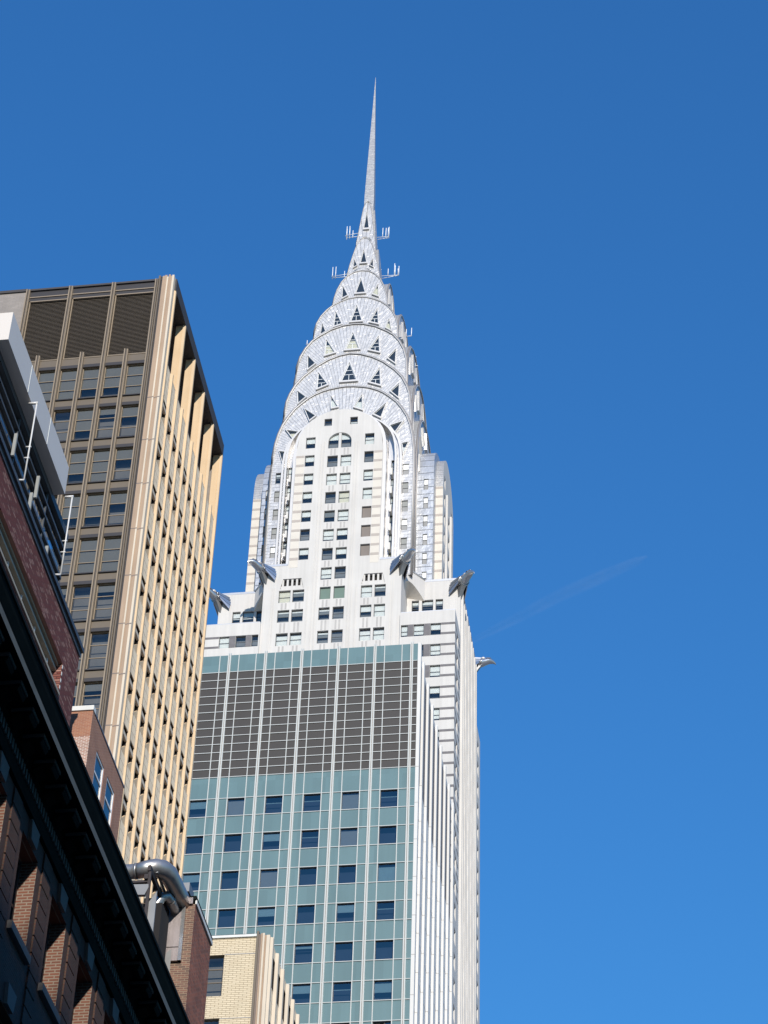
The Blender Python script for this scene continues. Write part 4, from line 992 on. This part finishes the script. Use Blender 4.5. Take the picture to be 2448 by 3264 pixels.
# ================================================================== RUSTY BRICK BULKHEAD
p2 = thing('brick_chimney', 'rough rusty red brick chimney stack with metal flashing, beside the ducts', 'chimney', (-14.36, 57, 0))
F2 = Fr((0, 57.0, 0), X_, -Y_); R2 = Fr((-14.36, 0, 0), Y_, X_)
mb = MB(); wall(mb, F2, -17.2, -14.36, 25, 37.25, [], 'brown_brick'); wall(mb, R2, 57.0, 59.3, 25, 37.25, [], 'rough_brick')
mb.poly([(-17.2, 59.3, 25), (-14.36, 59.3, 25), (-14.36, 59.3, 37.25), (-17.2, 59.3, 37.25)], 'brown_brick'); mb.build('wall', p2)
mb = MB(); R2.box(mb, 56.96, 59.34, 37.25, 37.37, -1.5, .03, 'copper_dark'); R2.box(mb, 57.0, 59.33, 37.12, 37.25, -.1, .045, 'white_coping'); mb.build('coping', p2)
mb = MB(); mb.box((-14.85, 56.7, 37.37), (-14.5, 57.3, 37.66), 'grey_steel'); mb.box((-15.2, 56.93, 37.1), (-14.42, 57.0, 37.3), 'flashing'); mb.build('cap', p2)
mb = MB(); mb.box((-15.15, 56.90, 35.26), (-14.62, 56.995, 37.1), 'flashing'); mb.box((-14.70, 56.88, 35.26), (-14.60, 56.992, 37.05), 'steel_chrome'); mb.box((-15.16, 56.89, 35.68), (-14.61, 56.905, 35.70), 'dark_steel'); mb.build('flashing', p2)
mb = MB(); mb.box((-26, 56.4, 0), (-13.05, 66, 30.5), 'house_brick'); mb.build('lower_wall', p2)
# ================================================================== DARK BRICK HOUSE WITH CORNICE
XD = -13.0; YD0, YD1 = 28.0, 55.6
dark = thing('corniced_building', 'shaded dark brick building with heavy bracketed cornice, bottom left corner', 'building', (XD, 45, 0))
RD = Fr((XD, 0, 0), Y_, X_)
wy = [37.45 + 2.36 * k for k in range(-3, 8)]
hs = []
for y in wy:
    if y + 1.2 < YD1:
        for r in range(5): hs.append((y, y + 1.18, 24.77 - 3.6 * r, 26.84 - 3.6 * r, .42))
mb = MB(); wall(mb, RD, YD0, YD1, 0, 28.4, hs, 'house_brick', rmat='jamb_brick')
for a, b, q in (((-30, YD0), (XD, YD0), 0), ((-30, YD1), (XD, YD1), 0), ((-30, YD0), (-30, YD1), 0)):
    mb.poly([(*a, 0), (*b, 0), (*b, 28.4), (*a, 28.4)], 'house_brick')
mb.poly([(-30, YD0, 28.4), (XD, YD0, 28.4), (XD, YD1, 28.4), (-30, YD1, 28.4)], 'roof_dark')
mb.box((-29, YD0 + .4, .3), (XD - .95, YD1 - .4, 28), 'room'); mb.build('wall', dark)
for y in wy:      # raised brick courses between the windows
    mb = MB()
    a, b = y + 1.18 + .30, y + 2.36 - .30
    if b > YD1: continue
    for r in range(20):
        z = 27.25 - .38 * r
        RD.box(mb, a, b, z - .345, z, 0, .035, 'house_brick')
    mb.build('brick_panel', dark)
for i, y in enumerate(wy):
    if y + 1.2 > YD1: continue
    m2 = MB(); RD.box(m2, y - .10, y + 1.30, 24.60, 24.77, -.3, .10, 'limestone'); RD.box(m2, y - .10, y + 1.30, 21.0, 21.17, -.3, .10, 'limestone'); m2.build('window_sill', dark)
    m2 = MB()
    for z0_ in (26.88, 23.28):
        q = [RD.p(y + .38, z0_, .0), RD.p(y + .80, z0_, .0), RD.p(y + .88, z0_ + .40, .0), RD.p(y + .30, z0_ + .40, .0)]
        m2.loft([q, [p + V((.07, 0, 0)) for p in q]], 'limestone', smooth=False)
    m2.build('keystone', dark)
    for r in range(2): window(dark, RD, y, y + 1.18, 24.77 - 3.6 * r, 26.84 - 3.6 * r, .40, bars=(.5,), sash='grey_frame', pane='pane_blue', fw=.06, blind=None)
# cornice
mb = MB()
prof = [(0.0, 27.30), (.08, 27.30), (.12, 27.40), (.14, 27.46), (.14, 27.75), (.22, 27.82), (.24, 28.04), (.77, 28.04), (.77, 27.99), (.80, 27.99), (.80, 28.16), (.82, 28.2), (.88, 28.34), (.92, 28.46), (.95, 28.48), (.95, 28.56), (.0, 28.7)]
yy = (YD0 - .6, YD1 + .05)
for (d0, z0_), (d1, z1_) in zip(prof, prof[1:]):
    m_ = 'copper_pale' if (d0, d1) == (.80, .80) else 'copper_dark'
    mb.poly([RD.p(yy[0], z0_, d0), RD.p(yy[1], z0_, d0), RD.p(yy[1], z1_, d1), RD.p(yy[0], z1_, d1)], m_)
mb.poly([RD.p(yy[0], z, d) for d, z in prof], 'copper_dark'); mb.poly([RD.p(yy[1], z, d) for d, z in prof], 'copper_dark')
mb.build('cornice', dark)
k = 0; y = 35.28 - .862 * 8
while y < YD1 - .3:
    m2 = MB(); w = .21
    rings = [[RD.p(y - w, z, d) for d, z in q] + [RD.p(y + w, z, d) for d, z in q[::-1]] for q in ([],)] if False else None
    side = [(.24, 28.03), (.24, 27.76), (.42, 27.86), (.61, 27.79), (.65, 27.85), (.66, 28.03)]
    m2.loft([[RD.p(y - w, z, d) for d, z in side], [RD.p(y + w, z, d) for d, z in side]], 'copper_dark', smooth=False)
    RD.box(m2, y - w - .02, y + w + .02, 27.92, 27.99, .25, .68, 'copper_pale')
    m2.build('modillion', dark); y += .862
mb = MB(); y = 30.0
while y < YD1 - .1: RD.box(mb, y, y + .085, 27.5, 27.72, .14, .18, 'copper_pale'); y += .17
o = mb.build('dentil_row', dark, kind='stuff')
# ================================================================== ROOF DUCTS
duct = thing('ventilation_duct', 'pair of bent shiny metal ducts on a dark steel frame above the cornice', 'duct', (-15, 54, 29))
mb = MB(); mb.tube([(-18.5, 55, 37.0), (-15.65, 55, 37.03)], .215, 'duct_steel', n=16)
mb.tube([(-15.66, 55, 37.03), (-15.60, 55, 37.03)], .235, 'duct_steel', n=16); mb.build('duct_run', duct)
mb = MB(); mb.tube([(-15.62, 55, 37.03), (-15.35, 55.02, 37.10), (-15.12, 55.12, 37.19), (-14.95, 55.30, 37.24), (-14.86, 55.55, 37.26), (-14.82, 55.9, 37.25), (-14.77, 56.5, 37.22), (-14.74, 57.02, 37.2)], [.22, .24, .26, .27, .27, .26, .255, .25], 'duct_steel', n=18); mb.build('duct_elbow', duct)
mb = MB(); mb.tube([(-15.25, 56.0, 36.2), (-15.2, 56.0, 36.55), (-15.1, 56.02, 36.78), (-14.98, 56.1, 36.88), (-14.93, 56.35, 36.89), (-14.91, 56.7, 36.87), (-14.9, 57.02, 36.86)], .14, 'duct_steel', n=14)
mb.tube([(-14.935, 56.33, 36.89), (-14.93, 56.37, 36.89)], .155, 'steel_chrome', n=14); mb.build('small_duct', duct)
mb = MB(); mb.box((-15.17, 54.5, 36.72), (-15.08, 57.0, 36.90), 'dark_steel'); mb.box((-15.24, 54.48, 36.45), (-15.13, 54.62, 36.60), 'dark_steel')
mb.box((-15.62, 54.55, 36.38), (-15.10, 54.65, 36.45), 'dark_steel'); mb.box((-15.06, 55.0, 36.95), (-15.0, 57, 37.0), 'grey_steel')
mb.box((-15.14, 54.52, 28.4), (-15.06, 54.6, 36.7), 'dark_steel'); mb.box((-15.14, 56.6, 28.4), (-15.06, 56.7, 36.7), 'dark_steel'); mb.build('steel_frame', duct)
mb = MB(); q = [(-15.10, 54.62, 28.4), (-14.86, 54.62, 28.4), (-14.87, 54.62, 36.13), (-14.92, 54.62, 36.02), (-15.09, 54.62, 35.75)]
mb.loft([q, [(x, y + .05, z) for x, y, z in q]], 'grey_steel', smooth=False); mb.build('support_plate', duct)
mb = MB(); q = [(-15.70, 54.5, 35.97), (-15.18, 54.5, 35.95), (-15.09, 54.5, 36.18), (-15.10, 54.5, 36.28), (-15.7, 54.5, 36.30)]
mb.loft([q, [(x, y + .12, z) for x, y, z in q]], 'grey_steel', smooth=False); mb.build('junction_box', duct)
mb = MB(); mb.box((-15.6, 55.6, 28.4), (-14.95, 56.5, 36.35), 'opening_dark'); mb.box((-15.5, 54.9, 28.4), (-14.95, 55.5, 35.0), 'opening_dark'); mb.build('fan_unit', duct)
mb = MB(); mb.poly([(-15.12, 56.85, 33.0), (-14.86, 56.85, 33.0), (-14.88, 56.85, 35.6), (-15.02, 56.85, 35.5), (-15.10, 56.85, 34.9)], 'grey_steel'); mb.poly([(-15.06, 56.84, 33.6), (-14.98, 56.84, 33.6), (-14.9, 56.84, 34.7)], 'opening_dark'); mb.build('side_flashing', p2)
# ================================================================== BUILDING ACROSS THE STREET (throws the low shade on the corniced house)
opp = thing('apartment_block', 'plain tan stone apartment block across the street, outside the view', 'building', (13, -60, 0))
FO = Fr((13.0, 0, 0), Y_, -X_); mb = MB(); hs = []
for k in range(40):
    for r in range(17): hs.append((-145 + 4 * k, -145 + 4 * k + 1.5, 3 + 3.6 * r, 5 + 3.6 * r, .3))
wall(mb, FO, -150, 20, 0, 65.8, hs, 'stone_far'); mb.box((13.35, -150, 0), (34, 20, 65.8), 'stone_far'); mb.build('wall', opp)
skylight_block = thing('office_block', 'plain grey block added across the street, outside the view, to cut skylight', 'building', (13, 77, 0))  # unseen block added to keep skylight off the corniced building
mb = MB(); hs = []
for k in range(25):
    for r in range(7): hs.append((26 + 4 * k, 26 + 4 * k + 1.6, 3 + 3.7 * r, 5 + 3.7 * r, .3))
wall(mb, FO, 24, 130, 0, 30, hs, 'concrete'); mb.box((13.35, 24, 0), (34, 130, 30), 'concrete'); mb.build('wall', skylight_block)
# ================================================================== VAPOUR TRAIL
mb = MB(); pts = [(-1400, 11660, 9000), (-1261, 11557, 9000), (-990, 11375, 9000), (-726, 11192, 9000), (-460, 11040, 9000), (-260, 10925, 9000), (-190, 10885, 9000)]
mb.tube(pts, [8, 26, 42, 48, 46, 34, 10], 'vapour', n=12)
tr = mb.build('vapour_trail'); tr['label'] = 'faint thin white vapour trail slanting across the blue sky'; tr['category'] = 'vapour trail'
